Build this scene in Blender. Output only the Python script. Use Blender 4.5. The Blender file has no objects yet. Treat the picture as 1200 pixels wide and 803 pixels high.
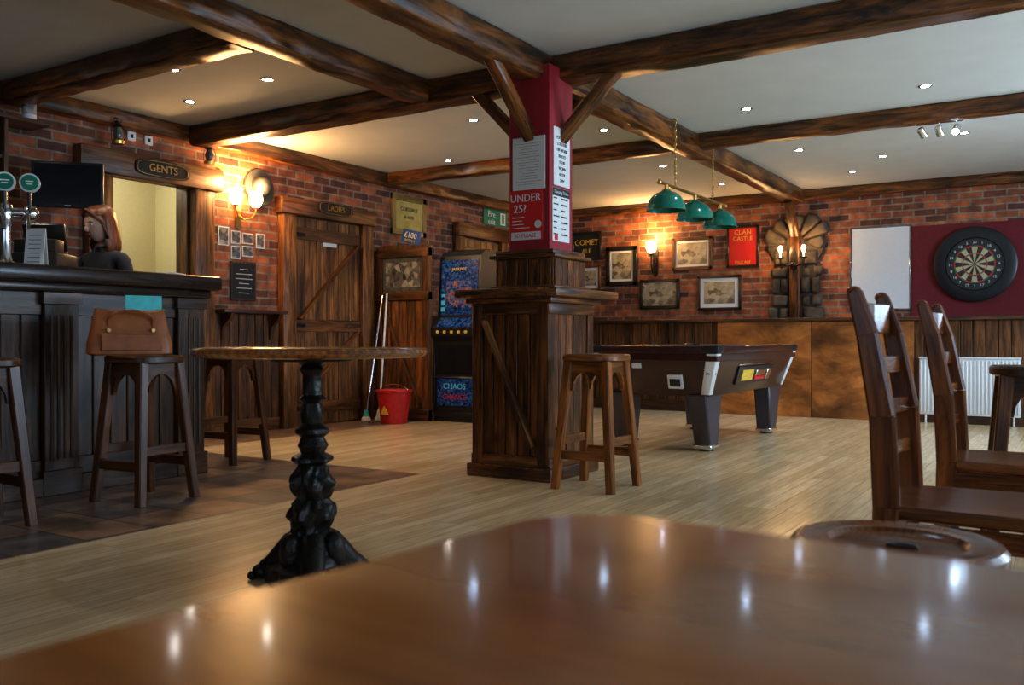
import bpy, bmesh, math, random
from mathutils import Vector, Matrix, Euler
random.seed(7)
R = math.radians
scene = bpy.context.scene
try:
    scene.view_settings.view_transform = 'Standard'
    scene.view_settings.look = 'None'
    scene.view_settings.exposure = 0.0
    scene.view_settings.gamma = 0.88
except Exception:
    pass

# ------------------------------------------------------------------ materials
def _m(name):
    m = bpy.data.materials.new(name); m.use_nodes = True
    nt = m.node_tree
    return m, nt, nt.nodes, nt.links, nt.nodes['Principled BSDF']

def ramp(N, cols):
    r = N.new('ShaderNodeValToRGB')
    while len(r.color_ramp.elements) < len(cols):
        r.color_ramp.elements.new(0.5)
    for e, (p, c) in zip(r.color_ramp.elements, cols):
        e.position = p; e.color = (c[0], c[1], c[2], 1)
    return r

def sc(c, k): return (c[0]*k, c[1]*k, c[2]*k)

def plain(name, col, rough=.5, metal=0, es=0, ecol=None, var=.12, nscale=30, bump=0, coat=0):
    m, nt, N, L, b = _m(name)
    tc = N.new('ShaderNodeTexCoord')
    n = N.new('ShaderNodeTexNoise'); n.inputs['Scale'].default_value = nscale; n.inputs['Detail'].default_value = 4
    L.new(tc.outputs['Object'], n.inputs['Vector'])
    r = ramp(N, [(.3, sc(col, 1-var)), (.7, sc(col, 1+var))])
    L.new(n.outputs['Fac'], r.inputs['Fac']); L.new(r.outputs['Color'], b.inputs['Base Color'])
    b.inputs['Roughness'].default_value = rough; b.inputs['Metallic'].default_value = metal
    b.inputs['Coat Weight'].default_value = coat
    if es:
        b.inputs['Emission Color'].default_value = (*(ecol or col), 1)
        b.inputs['Emission Strength'].default_value = es
    if bump:
        bp = N.new('ShaderNodeBump'); bp.inputs['Strength'].default_value = bump; bp.inputs['Distance'].default_value = .01
        L.new(n.outputs['Fac'], bp.inputs['Height']); L.new(bp.outputs['Normal'], b.inputs['Normal'])
    return m

def wood(name, dark, light, rough=.45, su=1.2, sv=14, coat=0, bump=.25, dist=.8, lowk=.45, spec=.5, coatr=.1, tight=.13, lows=(.9, 2.6)):
    m, nt, N, L, b = _m(name)
    tc = N.new('ShaderNodeTexCoord')
    mp = N.new('ShaderNodeMapping'); mp.inputs['Scale'].default_value = (su, sv, 1)
    L.new(tc.outputs['UV'], mp.inputs['Vector'])
    n = N.new('ShaderNodeTexNoise'); n.inputs['Scale'].default_value = 2; n.inputs['Detail'].default_value = 9
    n.inputs['Roughness'].default_value = .68; n.inputs['Distortion'].default_value = dist
    L.new(mp.outputs['Vector'], n.inputs['Vector'])
    r = ramp(N, [(.5-tight, dark), (.5, tuple(a*.55+c*.45 for a, c in zip(dark, light))), (.5+tight, light)])
    L.new(n.outputs['Fac'], r.inputs['Fac'])
    mp2 = N.new('ShaderNodeMapping'); mp2.inputs['Scale'].default_value = (lows[0], lows[1], 1)
    L.new(tc.outputs['UV'], mp2.inputs['Vector'])
    n2 = N.new('ShaderNodeTexNoise'); n2.inputs['Scale'].default_value = 1.6; n2.inputs['Detail'].default_value = 4
    L.new(mp2.outputs['Vector'], n2.inputs['Vector'])
    r2 = ramp(N, [(.34, (lowk,)*3), (.66, (1.2,)*3)])
    L.new(n2.outputs['Fac'], r2.inputs['Fac'])
    mx = N.new('ShaderNodeMixRGB'); mx.blend_type = 'MULTIPLY'; mx.inputs['Fac'].default_value = 1
    L.new(r.outputs['Color'], mx.inputs['Color1']); L.new(r2.outputs['Color'], mx.inputs['Color2'])
    L.new(mx.outputs['Color'], b.inputs['Base Color'])
    b.inputs['Roughness'].default_value = rough
    b.inputs['Coat Weight'].default_value = coat; b.inputs['Coat Roughness'].default_value = coatr
    b.inputs['Specular IOR Level'].default_value = spec
    if bump:
        bp = N.new('ShaderNodeBump'); bp.inputs['Strength'].default_value = bump; bp.inputs['Distance'].default_value = .004
        L.new(n.outputs['Fac'], bp.inputs['Height']); L.new(bp.outputs['Normal'], b.inputs['Normal'])
    return m

def brickmat(name):
    m, nt, N, L, b = _m(name)
    tc = N.new('ShaderNodeTexCoord')
    nz = N.new('ShaderNodeTexNoise'); nz.inputs['Scale'].default_value = 6; nz.inputs['Detail'].default_value = 3
    L.new(tc.outputs['UV'], nz.inputs['Vector'])
    mxv = N.new('ShaderNodeMixRGB'); mxv.inputs['Fac'].default_value = .012
    L.new(tc.outputs['UV'], mxv.inputs['Color1']); L.new(nz.outputs['Color'], mxv.inputs['Color2'])
    br = N.new('ShaderNodeTexBrick')
    br.inputs['Scale'].default_value = 1; br.inputs['Brick Width'].default_value = .235; br.inputs['Row Height'].default_value = .078
    br.inputs['Mortar Size'].default_value = .0095; br.inputs['Mortar Smooth'].default_value = .2
    br.inputs['Color1'].default_value = (.46, .135, .050, 1); br.inputs['Color2'].default_value = (.075, .028, .022, 1)
    br.inputs['Mortar'].default_value = (.27, .22, .17, 1); br.inputs['Bias'].default_value = -.05
    L.new(mxv.outputs['Color'], br.inputs['Vector'])
    n2 = N.new('ShaderNodeTexNoise'); n2.inputs['Scale'].default_value = 9; n2.inputs['Detail'].default_value = 6
    L.new(tc.outputs['UV'], n2.inputs['Vector'])
    r2 = ramp(N, [(.3, (.5, .45, .45)), (.7, (1.4, 1.35, 1.25))]); L.new(n2.outputs['Fac'], r2.inputs['Fac'])
    mx = N.new('ShaderNodeMixRGB'); mx.blend_type = 'MULTIPLY'; mx.inputs['Fac'].default_value = 1
    L.new(br.outputs['Color'], mx.inputs['Color1']); L.new(r2.outputs['Color'], mx.inputs['Color2'])
    L.new(mx.outputs['Color'], b.inputs['Base Color'])
    b.inputs['Roughness'].default_value = .7
    mh = N.new('ShaderNodeMath'); mh.operation = 'MULTIPLY_ADD'; mh.inputs[1].default_value = -1
    L.new(br.outputs['Fac'], mh.inputs[0]); L.new(n2.outputs['Fac'], mh.inputs[2])
    bp = N.new('ShaderNodeBump'); bp.inputs['Strength'].default_value = .8; bp.inputs['Distance'].default_value = .012
    L.new(mh.outputs['Value'], bp.inputs['Height']); L.new(bp.outputs['Normal'], b.inputs['Normal'])
    return m

def floormat(name):
    m, nt, N, L, b = _m(name)
    g = N.new('ShaderNodeNewGeometry'); sp = N.new('ShaderNodeSeparateXYZ'); cb = N.new('ShaderNodeCombineXYZ')
    L.new(g.outputs['Position'], sp.inputs['Vector'])
    L.new(sp.outputs['Y'], cb.inputs['X']); L.new(sp.outputs['X'], cb.inputs['Y'])
    br = N.new('ShaderNodeTexBrick')
    br.inputs['Scale'].default_value = 1; br.inputs['Brick Width'].default_value = 1.15; br.inputs['Row Height'].default_value = .075
    br.inputs['Mortar Size'].default_value = .0010; br.offset = .37; br.offset_frequency = 3
    br.inputs['Color1'].default_value = (.82, .61, .36, 1); br.inputs['Color2'].default_value = (.64, .45, .24, 1)
    br.inputs['Mortar'].default_value = (.25, .16, .08, 1)
    L.new(cb.outputs['Vector'], br.inputs['Vector'])
    mp = N.new('ShaderNodeMapping'); mp.inputs['Scale'].default_value = (2, 25, 1)
    L.new(cb.outputs['Vector'], mp.inputs['Vector'])
    n = N.new('ShaderNodeTexNoise'); n.inputs['Scale'].default_value = 2; n.inputs['Detail'].default_value = 7
    L.new(mp.outputs['Vector'], n.inputs['Vector'])
    r = ramp(N, [(.3, (.78, .75, .7)), (.7, (1.1, 1.1, 1.1))]); L.new(n.outputs['Fac'], r.inputs['Fac'])
    mx = N.new('ShaderNodeMixRGB'); mx.blend_type = 'MULTIPLY'; mx.inputs['Fac'].default_value = 1
    L.new(br.outputs['Color'], mx.inputs['Color1']); L.new(r.outputs['Color'], mx.inputs['Color2'])
    L.new(mx.outputs['Color'], b.inputs['Base Color'])
    n3 = N.new('ShaderNodeTexNoise'); n3.inputs['Scale'].default_value = 1.7; n3.inputs['Detail'].default_value = 5
    L.new(g.outputs['Position'], n3.inputs['Vector'])
    mr = N.new('ShaderNodeMapRange'); mr.inputs['To Min'].default_value = .15; mr.inputs['To Max'].default_value = .32
    L.new(n3.outputs['Fac'], mr.inputs['Value']); L.new(mr.outputs['Result'], b.inputs['Roughness'])
    return m

def tilemat(name):
    m, nt, N, L, b = _m(name)
    g = N.new('ShaderNodeNewGeometry')
    br = N.new('ShaderNodeTexBrick'); br.offset = 0
    br.inputs['Scale'].default_value = 1; br.inputs['Brick Width'].default_value = .33; br.inputs['Row Height'].default_value = .33
    br.inputs['Mortar Size'].default_value = .006
    br.inputs['Color1'].default_value = (.27, .165, .10, 1); br.inputs['Color2'].default_value = (.095, .095, .102, 1)
    br.inputs['Mortar'].default_value = (.04, .034, .03, 1)
    L.new(g.outputs['Position'], br.inputs['Vector'])
    n = N.new('ShaderNodeTexNoise'); n.inputs['Scale'].default_value = 5; n.inputs['Detail'].default_value = 6
    L.new(g.outputs['Position'], n.inputs['Vector'])
    r = ramp(N, [(.3, (.5, .45, .45)), (.7, (1.6, 1.4, 1.2))]); L.new(n.outputs['Fac'], r.inputs['Fac'])
    mx = N.new('ShaderNodeMixRGB'); mx.blend_type = 'MULTIPLY'; mx.inputs['Fac'].default_value = 1
    L.new(br.outputs['Color'], mx.inputs['Color1']); L.new(r.outputs['Color'], mx.inputs['Color2'])
    L.new(mx.outputs['Color'], b.inputs['Base Color']); b.inputs['Roughness'].default_value = .34
    bp = N.new('ShaderNodeBump'); bp.inputs['Strength'].default_value = .4; bp.inputs['Distance'].default_value = .01
    L.new(n.outputs['Fac'], bp.inputs['Height']); L.new(bp.outputs['Normal'], b.inputs['Normal'])
    return m

def picmat(name, cols, scale=7, rough=.25, es=0):
    m, nt, N, L, b = _m(name)
    tc = N.new('ShaderNodeTexCoord')
    v = N.new('ShaderNodeTexVoronoi'); v.inputs['Scale'].default_value = scale*1.7
    n = N.new('ShaderNodeTexNoise'); n.inputs['Scale'].default_value = scale; n.inputs['Detail'].default_value = 5
    L.new(tc.outputs['Object'], v.inputs['Vector']); L.new(tc.outputs['Object'], n.inputs['Vector'])
    mx = N.new('ShaderNodeMixRGB'); mx.inputs['Fac'].default_value = .45
    L.new(n.outputs['Fac'], mx.inputs['Color1']); L.new(v.outputs['Color'], mx.inputs['Color2'])
    k = len(cols)
    r = ramp(N, [(.25+.5*i/(k-1), c) for i, c in enumerate(cols)])
    L.new(mx.outputs['Color'], r.inputs['Fac']); L.new(r.outputs['Color'], b.inputs['Base Color'])
    b.inputs['Roughness'].default_value = rough
    if es:
        L.new(r.outputs['Color'], b.inputs['Emission Color']); b.inputs['Emission Strength'].default_value = es
    return m

M_brick = brickmat('brickwork')
M_floor = floormat('oak_planks')
M_tile = tilemat('slate_tiles')
M_ceil = plain('ceiling_plaster', (.66, .68, .67), .8, var=.03, nscale=4)
M_cream = plain('cream_paint', (.66, .62, .42), .8, var=.03)
M_wallp = plain('dark_wall_paint', (.22, .19, .15), .8, var=.05)
M_white = plain('white_gloss', (.75, .76, .77), .3, var=.02)
M_paper = plain('paper', (.78, .78, .76), .7, var=.03)
M_ink = plain('ink', (.03, .03, .03), .6)
M_black = plain('black_plastic', (.015, .015, .017), .35)
M_iron = plain('black_iron', (.022, .018, .015), .32, .5, bump=.4, nscale=50)
M_screen = plain('dark_screen', (.01, .012, .016), .12)
M_chrome = plain('chrome', (.8, .8, .82), .15, 1)
M_brass = plain('brass', (.65, .42, .13), .3, 1)
M_red = plain('red_paint', (.35, .018, .028), .5, var=.06)
M_redwall = plain('red_felt', (.17, .016, .02), .85)
M_redpl = plain('red_plastic', (.62, .02, .025), .4)
M_redsign = plain('red_sign', (.68, .025, .02), .4, var=.03)
M_beam = wood('beam_wood', (.022, .007, .002), (.36, .125, .026), .36, sv=9, bump=.6, lowk=.25)
M_oakd = wood('dark_oak', (.022, .009, .004), (.15, .058, .020), .38, bump=.35)
M_bar = wood('bar_oak', (.022, .010, .005), (.17, .076, .030), .38, bump=.45, lowk=.4)
M_bartop = wood('bar_top', (.018, .010, .008), (.08, .044, .028), .25, bump=.1)
M_pine = wood('stained_pine', (.070, .024, .006), (.44, .18, .050), .42, bump=.4, lowk=.3)
M_pineD = wood('stained_pine_dark', (.036, .012, .003), (.27, .10, .026), .4, bump=.4, lowk=.3)
M_counter = wood('counter_wood', (.035, .010, .003), (.38, .13, .028), .36, bump=.45, lowk=.25)
M_stool = wood('stool_beech', (.13, .036, .006), (.48, .165, .032), .3, bump=.08, lowk=.55)
M_stoolD = wood('stool_dark', (.035, .011, .004), (.19, .066, .017), .3, bump=.1, lowk=.55)
M_chair = wood('chair_wood', (.075, .017, .003), (.30, .086, .013), .25, bump=.06, lowk=.6)
M_ttop = wood('varnished_top', (.28, .072, .006), (.58, .175, .017), .24, su=.8, sv=7, coat=.5, bump=0, lowk=.6, coatr=.08, tight=.2)
M_ptop = wood('poseur_top', (.14, .038, .006), (.50, .17, .034), .2, bump=.03, coat=.3)
M_ply = wood('plywood', (.24, .070, .012), (.74, .28, .066), .42, su=.9, sv=1.8, bump=.03, dist=2.2, lowk=.32, tight=.2, lows=(.9, 1.3))
M_frameg = wood('gilt_frame', (.22, .13, .03), (.5, .34, .1), .4)
M_framed = wood('black_frame', (.01, .007, .005), (.035, .022, .014), .3)
M_frameb = wood('brown_frame', (.09, .035, .012), (.28, .13, .045), .35)
M_sepia = picmat('sepia_print', [(.05, .04, .03), (.22, .18, .12), (.42, .37, .26), (.55, .5, .38)], 9)
M_grey = picmat('grey_print', [(.03, .03, .03), (.2, .2, .2), (.5, .5, .48)], 10)
M_yel = picmat('ochre_print', [(.5, .36, .08), (.6, .5, .16), (.45, .3, .06)], 6)
M_stone = plain('rubble_stone', (.088, .064, .042), .85, var=.75, nscale=5, bump=.8)
M_mortar = plain('lime_mortar', (.06, .043, .03), .9, var=.3, nscale=12, bump=.5)
M_warm = plain('lit_glass_warm', (1, .72, .38), .4, es=26, ecol=(1, .64, .26), var=0)
M_flame = plain('candle_bulb', (1, .8, .5), .4, es=70, ecol=(1, .68, .32), var=0)
M_cold = plain('downlight_lens', (.9, .95, 1), .4, es=100, ecol=(.52, .73, 1), var=0)
M_coldw = plain('downlight_lens_warm', (1, .95, .9), .4, es=90, ecol=(1, .94, .84), var=0)
M_greenS = plain('green_enamel', (.0, .17, .115), .18, coat=.5, var=.05)
M_cloth = plain('green_baize', (.02, .22, .08), .9)
M_pool = plain('pool_cabinet', (.042, .011, .008), .3, var=.3, coat=.2)
M_leg = plain('pool_leg', (.055, .045, .055), .4)
M_leather = plain('tan_leather', (.34, .10, .026), .42, var=.25, nscale=12, bump=.15)
M_cyan = plain('turquoise_card', (.05, .5, .5), .5)
M_green = plain('sign_green', (.01, .20, .12), .4)
M_blue = picmat('machine_art', [(.005, .01, .06), (.01, .04, .20), (.03, .15, .36), (.32, .06, .07), (.40, .3, .06)], 26, .2, .10)
M_blue2 = picmat('machine_glass', [(.003, .005, .03), (.004, .02, .13), (.015, .10, .30), (.13, .16, .28)], 34, .15, .10)
M_signb = plain('jackpot_blue', (.03, .10, .35), .4)
M_yellow = plain('yellow_ink', (.75, .5, .06), .5)
M_glowy = plain('machine_lit_yellow', (.7, .45, .08), .4, es=.12, ecol=(1, .6, .1))
M_glowc = plain('machine_lit_cyan', (.08, .5, .65), .4, es=.12, ecol=(.1, .75, 1))
M_skin = plain('skin', (.66, .41, .30), .5, var=.04)
M_hair = wood('auburn_hair', (.050, .014, .005), (.32, .10, .032), .34, su=1.5, sv=45, bump=.5, lowk=.6)
M_top = plain('black_jumper', (.024, .024, .032), .85)
M_trou = plain('dark_trousers', (.02, .022, .035), .8)
M_lip = plain('lips', (.4, .09, .08), .4)
M_slate = plain('chalkboard', (.012, .013, .014), .7)
M_glass = plain('leaded_glass', (.11, .12, .11), .12, var=.4, nscale=20)
M_bulls = plain('bull_green', (.02, .2, .08), .7)
M_sisalw = plain('sisal_cream', (.55, .45, .27), .8)
M_bottle1 = plain('amber_glass', (.18, .06, .01), .1)
M_bottle2 = plain('green_glass', (.01, .07, .03), .1)
M_label = plain('label', (.65, .62, .5), .6)

# ------------------------------------------------------------------ builder
class Bd:
    def __init__(s, name, origin=(0, 0, 0), rz=0):
        s.name = name; s.bm = bmesh.new(); s.uv = s.bm.loops.layers.uv.new('UVMap'); s.mats = []
        s.o = origin; s.rz = rz; s.off = True
    def mi(s, m):
        if m not in s.mats: s.mats.append(m)
        return s.mats.index(m)
    def merge(s, tb, mat, long=(0, 0, 1)):
        tb.normal_update()
        mi = s.mi(mat); lg = Vector(long).normalized()
        ou, ov = (random.random()*40, random.random()*40) if s.off else (0, 0)
        cen = Vector((0, 0, 0))
        if s.off and len(tb.verts):
            for v in tb.verts: cen += v.co
            cen /= len(tb.verts)
        vm = {v: s.bm.verts.new(v.co) for v in tb.verts}
        for f in tb.faces:
            try: nf = s.bm.faces.new([vm[v] for v in f.verts])
            except ValueError: continue
            nf.material_index = mi; nf.smooth = True
            n = f.normal; u = lg - n*lg.dot(n); k = 0
            if u.length < .3:
                u = Vector((1, 0, 0)) if abs(n.x) < .8 else Vector((0, 1, 0)); u = u - n*u.dot(n)
                u.normalize(); uu = u
            else:
                u.normalize(); uu = lg if s.off else u
                k = .37*round(math.atan2(n.y+n.z*.7, n.x+n.z*.3)/(math.pi/4)) if s.off else 0
            v = n.cross(u)
            for l in nf.loops:
                c = l.vert.co-cen
                l[s.uv].uv = (c.dot(uu)+ou, c.dot(v)+ov+k)
        tb.free()
    def box(s, c, d, mat, rot=(0, 0, 0), bev=.004, long=None):
        tb = bmesh.new()
        bmesh.ops.create_cube(tb, size=1)
        bmesh.ops.scale(tb, vec=d, verts=tb.verts)
        bev = min(bev, min(d)*.45)
        if bev > 0: bmesh.ops.bevel(tb, geom=tb.edges[:], offset=bev, segments=1 if bev < .008 else 2, affect='EDGES', profile=.5)
        Mr = Euler(rot).to_matrix().to_4x4()
        tb.transform(Matrix.Translation(c) @ Mr)
        if long is None:
            i = max(range(3), key=lambda k: d[k]); long = [0, 0, 0]; long[i] = 1
            long = Mr.to_3x3() @ Vector(long)
        s.merge(tb, mat, long)
    def b2(s, p, q, mat, bev=.004, long=None):
        c = [(a+b)/2 for a, b in zip(p, q)]; d = [abs(a-b) for a, b in zip(p, q)]
        s.box(c, d, mat, bev=bev, long=long)
    def bar(s, p, q, w, h, mat, bev=.003, w2=None, h2=None, up=(0, 0, 1), segs=1, jit=0):
        p, q = Vector(p), Vector(q); z = (q-p).normalized(); upv = Vector(up)
        if abs(z.dot(upv)) > .98: upv = Vector((0, 1, 0))
        x = upv.cross(z).normalized(); y = z.cross(x)
        w2 = w if w2 is None else w2; h2 = h if h2 is None else h2
        tb = bmesh.new(); rings = []
        for i in range(segs+1):
            t = i/segs; c = p.lerp(q, t); ww = w+(w2-w)*t; hh = h+(h2-h)*t; ring = []
            cc = min(ww, hh)*.09 if jit else min(bev, min(ww, hh)*.3)
            for sx, sy in ((-1, -1), (1, -1), (1, 1), (-1, 1)):
                for k in (0, 1):
                    first = (sx*sy > 0)
                    if (k == 0) == first: ox, oy = sx*ww/2, sy*(hh/2-cc)
                    else: ox, oy = sx*(ww/2-cc), sy*hh/2
                    j = (random.uniform(-jit, jit), random.uniform(-jit, jit)) if jit else (0, 0)
                    ring.append(tb.verts.new(c+x*(ox+j[0])+y*(oy+j[1])))
            rings.append(ring)
        for a, b in zip(rings, rings[1:]):
            for k in range(8):
                tb.faces.new([a[k], a[(k+1) % 8], b[(k+1) % 8], b[k]])
        tb.faces.new(rings[0][::-1]); tb.faces.new(rings[-1])
        bmesh.ops.recalc_face_normals(tb, faces=tb.faces)
        s.merge(tb, mat, z)
    def cyl(s, p, q, r0, r1, mat, seg=16):
        p, q = Vector(p), Vector(q); s.lathe([(r0, 0), (r1, (q-p).length)], p, mat, seg, axis=(q-p))
    def lathe(s, prof, c, mat, seg=24, axis=(0, 0, 1), mod=None, cap=True):
        ax = Vector(axis).normalized(); rq = Vector((0, 0, 1)).rotation_difference(ax).to_matrix()
        tb = bmesh.new(); rings = []
        for r, z in prof:
            ring = []
            for k in range(seg):
                t = 2*math.pi*k/seg; rr = max(r, .0004)*(mod(t, z) if mod else 1)
                ring.append(tb.verts.new(Vector(c)+rq @ Vector((rr*math.cos(t), rr*math.sin(t), z))))
            rings.append(ring)
        for a, b in zip(rings, rings[1:]):
            for k in range(seg):
                tb.faces.new([a[k], a[(k+1) % seg], b[(k+1) % seg], b[k]])
        if cap:
            tb.faces.new(rings[0][::-1]); tb.faces.new(rings[-1])
        s.merge(tb, mat, ax if len(prof) > 2 or abs(prof[-1][1]-prof[0][1]) > .1 else (1, 0, 0))
    def tube(s, pts, r, mat, seg=8, closed=False, r2=None):
        pts = [Vector(p) for p in pts]; n = len(pts); tb = bmesh.new(); rings = []
        ref = Vector((.13, .27, .95)).normalized()
        for i, p in enumerate(pts):
            if closed: t = (pts[(i+1) % n]-pts[i-1])
            else: t = pts[min(i+1, n-1)]-pts[max(i-1, 0)]
            t.normalize(); x = ref.cross(t)
            if x.length < .1: x = Vector((1, 0, 0)).cross(t)
            x.normalize(); y = t.cross(x); rr = r if r2 is None else r+(r2-r)*i/(n-1)
            rings.append([tb.verts.new(p+(x*math.cos(2*math.pi*k/seg)+y*math.sin(2*math.pi*k/seg))*rr) for k in range(seg)])
        rr_ = rings+[rings[0]] if closed else rings
        for a, b in zip(rr_, rr_[1:]):
            for k in range(seg): tb.faces.new([a[k], a[(k+1) % seg], b[(k+1) % seg], b[k]])
        if not closed:
            tb.faces.new(rings[0][::-1]); tb.faces.new(rings[-1])
        bmesh.ops.recalc_face_normals(tb, faces=tb.faces)
        s.merge(tb, mat, pts[-1]-pts[0] if not closed else (0, 0, 1))
    def prism(s, pts, y0, y1, mat, M=None, long=(0, 0, 1), bev=0):
        tb = bmesh.new()
        a = [tb.verts.new((x, y0, z)) for x, z in pts]; b = [tb.verts.new((x, y1, z)) for x, z in pts]
        n = len(pts)
        tb.faces.new(a); tb.faces.new(b[::-1])
        for i in range(n): tb.faces.new([a[i], b[i], b[(i+1) % n], a[(i+1) % n]])
        if M is not None: tb.transform(M); long = M.to_3x3() @ Vector(long)
        bmesh.ops.recalc_face_normals(tb, faces=tb.faces)
        if bev: bmesh.ops.bevel(tb, geom=tb.edges[:], offset=bev, segments=2, affect='EDGES', profile=.5)
        s.merge(tb, mat, long)
    def hull(s, bot, top, mat, long=(0, 0, 1), bev=.003, seg=1):
        tb = bmesh.new(); a = [tb.verts.new(p) for p in bot]; b = [tb.verts.new(p) for p in top]; n = len(a)
        tb.faces.new(a); tb.faces.new(b[::-1])
        for i in range(n): tb.faces.new([a[i], b[i], b[(i+1) % n], a[(i+1) % n]])
        bmesh.ops.recalc_face_normals(tb, faces=tb.faces)
        if bev: bmesh.ops.bevel(tb, geom=tb.edges[:], offset=bev, segments=seg, affect='EDGES', profile=.5)
        s.merge(tb, mat, long)
    def ell(s, c, r, mat, u=20, v=12, f=None):
        tb = bmesh.new(); bmesh.ops.create_uvsphere(tb, u_segments=u, v_segments=v, radius=1)
        for w in tb.verts:
            if f: w.co = f(w.co)
            w.co = Vector((w.co.x*r[0]+c[0], w.co.y*r[1]+c[1], w.co.z*r[2]+c[2]))
        s.merge(tb, mat)
    def text(s, t, size, c, mat, ext=.002, rot=None, sx=1):
        cu = bpy.data.curves.new('t', 'FONT'); cu.body = t; cu.size = size; cu.align_x = 'CENTER'; cu.align_y = 'CENTER'; cu.extrude = ext
        cu.resolution_u = 3
        ob = bpy.data.objects.new('t', cu); bpy.context.collection.objects.link(ob)
        dg = bpy.context.evaluated_depsgraph_get()
        me = bpy.data.meshes.new_from_object(ob.evaluated_get(dg))
        tb = bmesh.new(); tb.from_mesh(me)
        tb.transform(Matrix.Translation(c) @ (rot or Matrix.Identity(4)) @ Matrix.Rotation(R(90), 4, 'X') @ Matrix.Scale(sx, 4, (1, 0, 0)))
        s.merge(tb, mat)
        bpy.data.objects.remove(ob); bpy.data.meshes.remove(me); bpy.data.curves.remove(cu)
    def lines(s, x0, x1, z0, z1, y, n, mat, th=.004, center=True):
        for i in range(n):
            z = z1+(z0-z1)*(i+.5)/n; w = (x1-x0)*random.uniform(.45, .95)
            cx = (x0+x1)/2 if center else x0+w/2
            s.box((cx, y, z), (w, .001, th), mat, bev=0)
    def done(s, sharp=38):
        me = bpy.data.meshes.new(s.name); s.bm.to_mesh(me); s.bm.free()
        for m in s.mats: me.materials.append(m)
        try: me.set_sharp_from_angle(angle=R(sharp))
        except Exception: pass
        ob = bpy.data.objects.new(s.name, me); bpy.context.collection.objects.link(ob)
        ob.location = s.o; ob.rotation_euler = (0, 0, s.rz)
        return ob

def light(name, kind, loc, energy, col, parent=None, **k):
    l = bpy.data.lights.new(name, kind); l.energy = energy; l.color = col
    for a, v in k.items():
        if a != 'rot': setattr(l, a, v)
    o = bpy.data.objects.new(name, l); bpy.context.collection.objects.link(o)
    o.location = loc; o.rotation_euler = k.get('rot', (0, 0, 0))
    if parent:
        o.parent = parent; o.matrix_parent_inverse = (Matrix.Translation(parent.location) @ Matrix.Rotation(parent.rotation_euler[2], 4, 'Z')).inverted()
    return o

XL, YB, XR, YF, H = -6.58, 11.35, 2.6, -2.5, 2.69
# ------------------------------------------------------------------ room
def wall(name, boxes, mat, long):
    b = Bd(name); b.off = False
    for p, q in boxes: b.b2(p, q, mat, bev=0, long=long)
    return b.done()

b = Bd('floor'); b.off = False
def q(x0, x1, y0, y1, m): b.b2((x0, y0, -.1), (x1, y1, 0), m, bev=0)
q(XL, -3.6, YF, 4.6, M_tile); q(XL, -5.95, 4.6, YB, M_tile)
q(-3.6, XR, YF, 4.6, M_floor); q(-5.95, XR, 4.6, YB, M_floor)
q(-8.3, XL, 3.8, 6.0, M_tile)
b.done()
wall('ceiling', [((XL-.2, YF-.2, H), (XR+.2, YB+.2, H+.12))], M_ceil, (1, 0, 0))
GY0, GY1, GZ = 4.37, 5.15, 2.19
wall('wall_left', [((XL-.15, YF, 0), (XL, GY0, H)), ((XL-.15, GY1, 0), (XL, YB, H)), ((XL-.15, GY0, GZ), (XL, GY1, H))], M_brick, (0, 1, 0))
wall('wall_back', [((XL-.15, YB, 0), (XR+.15, YB+.15, H))], M_brick, (1, 0, 0))
wins = [(.3, 2.1), (3.3, 5.3), (6.6, 8.8)]
bx = [((XR, YF, 0), (XR+.15, YB, .95)), ((XR, YF, 2.3), (XR+.15, YB, H))]
ys = [YF]+[v for w in wins for v in w]+[YB]
for i in range(0, len(ys), 2): bx.append(((XR, ys[i], .95), (XR+.15, ys[i+1], 2.3)))
wall('wall_right', bx, M_wallp, (0, 1, 0))
wall('wall_front', [((XL-.15, YF-.15, 0), (XR+.15, YF, .9)), ((XL-.15, YF-.15, 2.3), (XR+.15, YF, H)),
     ((XL-.15, YF-.15, .9), (-3.0, YF, 2.3)), ((1.6, YF-.15, .9), (XR+.15, YF, 2.3))], M_wallp, (1, 0, 0))
def window(name, c, w, h, rz):
    b = Bd(name, c, rz)
    for x in (-w/2+.03, -w/6, w/6, w/2-.03): b.box((x, 0, 0), (.06, .07, h), M_white)
    for z in (-h/2+.03, .15, h/2-.03): b.box((0, 0, z), (w, .07, .06), M_white)
    b.done()
for i, (y0, y1) in enumerate(wins):
    window('window_%d' % (i+1), (XR+.07, (y0+y1)/2, 1.625), y1-y0, 1.35, R(-90))
window('window_4', (-.7, YF-.07, 1.6), 4.6, 1.4, R(180))  # added behind the camera to light column front, table and chairs
wall('wall_corridor', [((-8.3, 3.8, 0), (-8.2, 6.0, 2.6)), ((-8.3, 3.7, 0), (XL-.15, 3.8, 2.6)), ((-8.3, 6.0, 0), (XL-.15, 6.1, 2.6)),
     ((-8.3, 3.7, 2.6), (XL-.15, 6.1, 2.7))], M_cream, (0, 1, 0))

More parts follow.
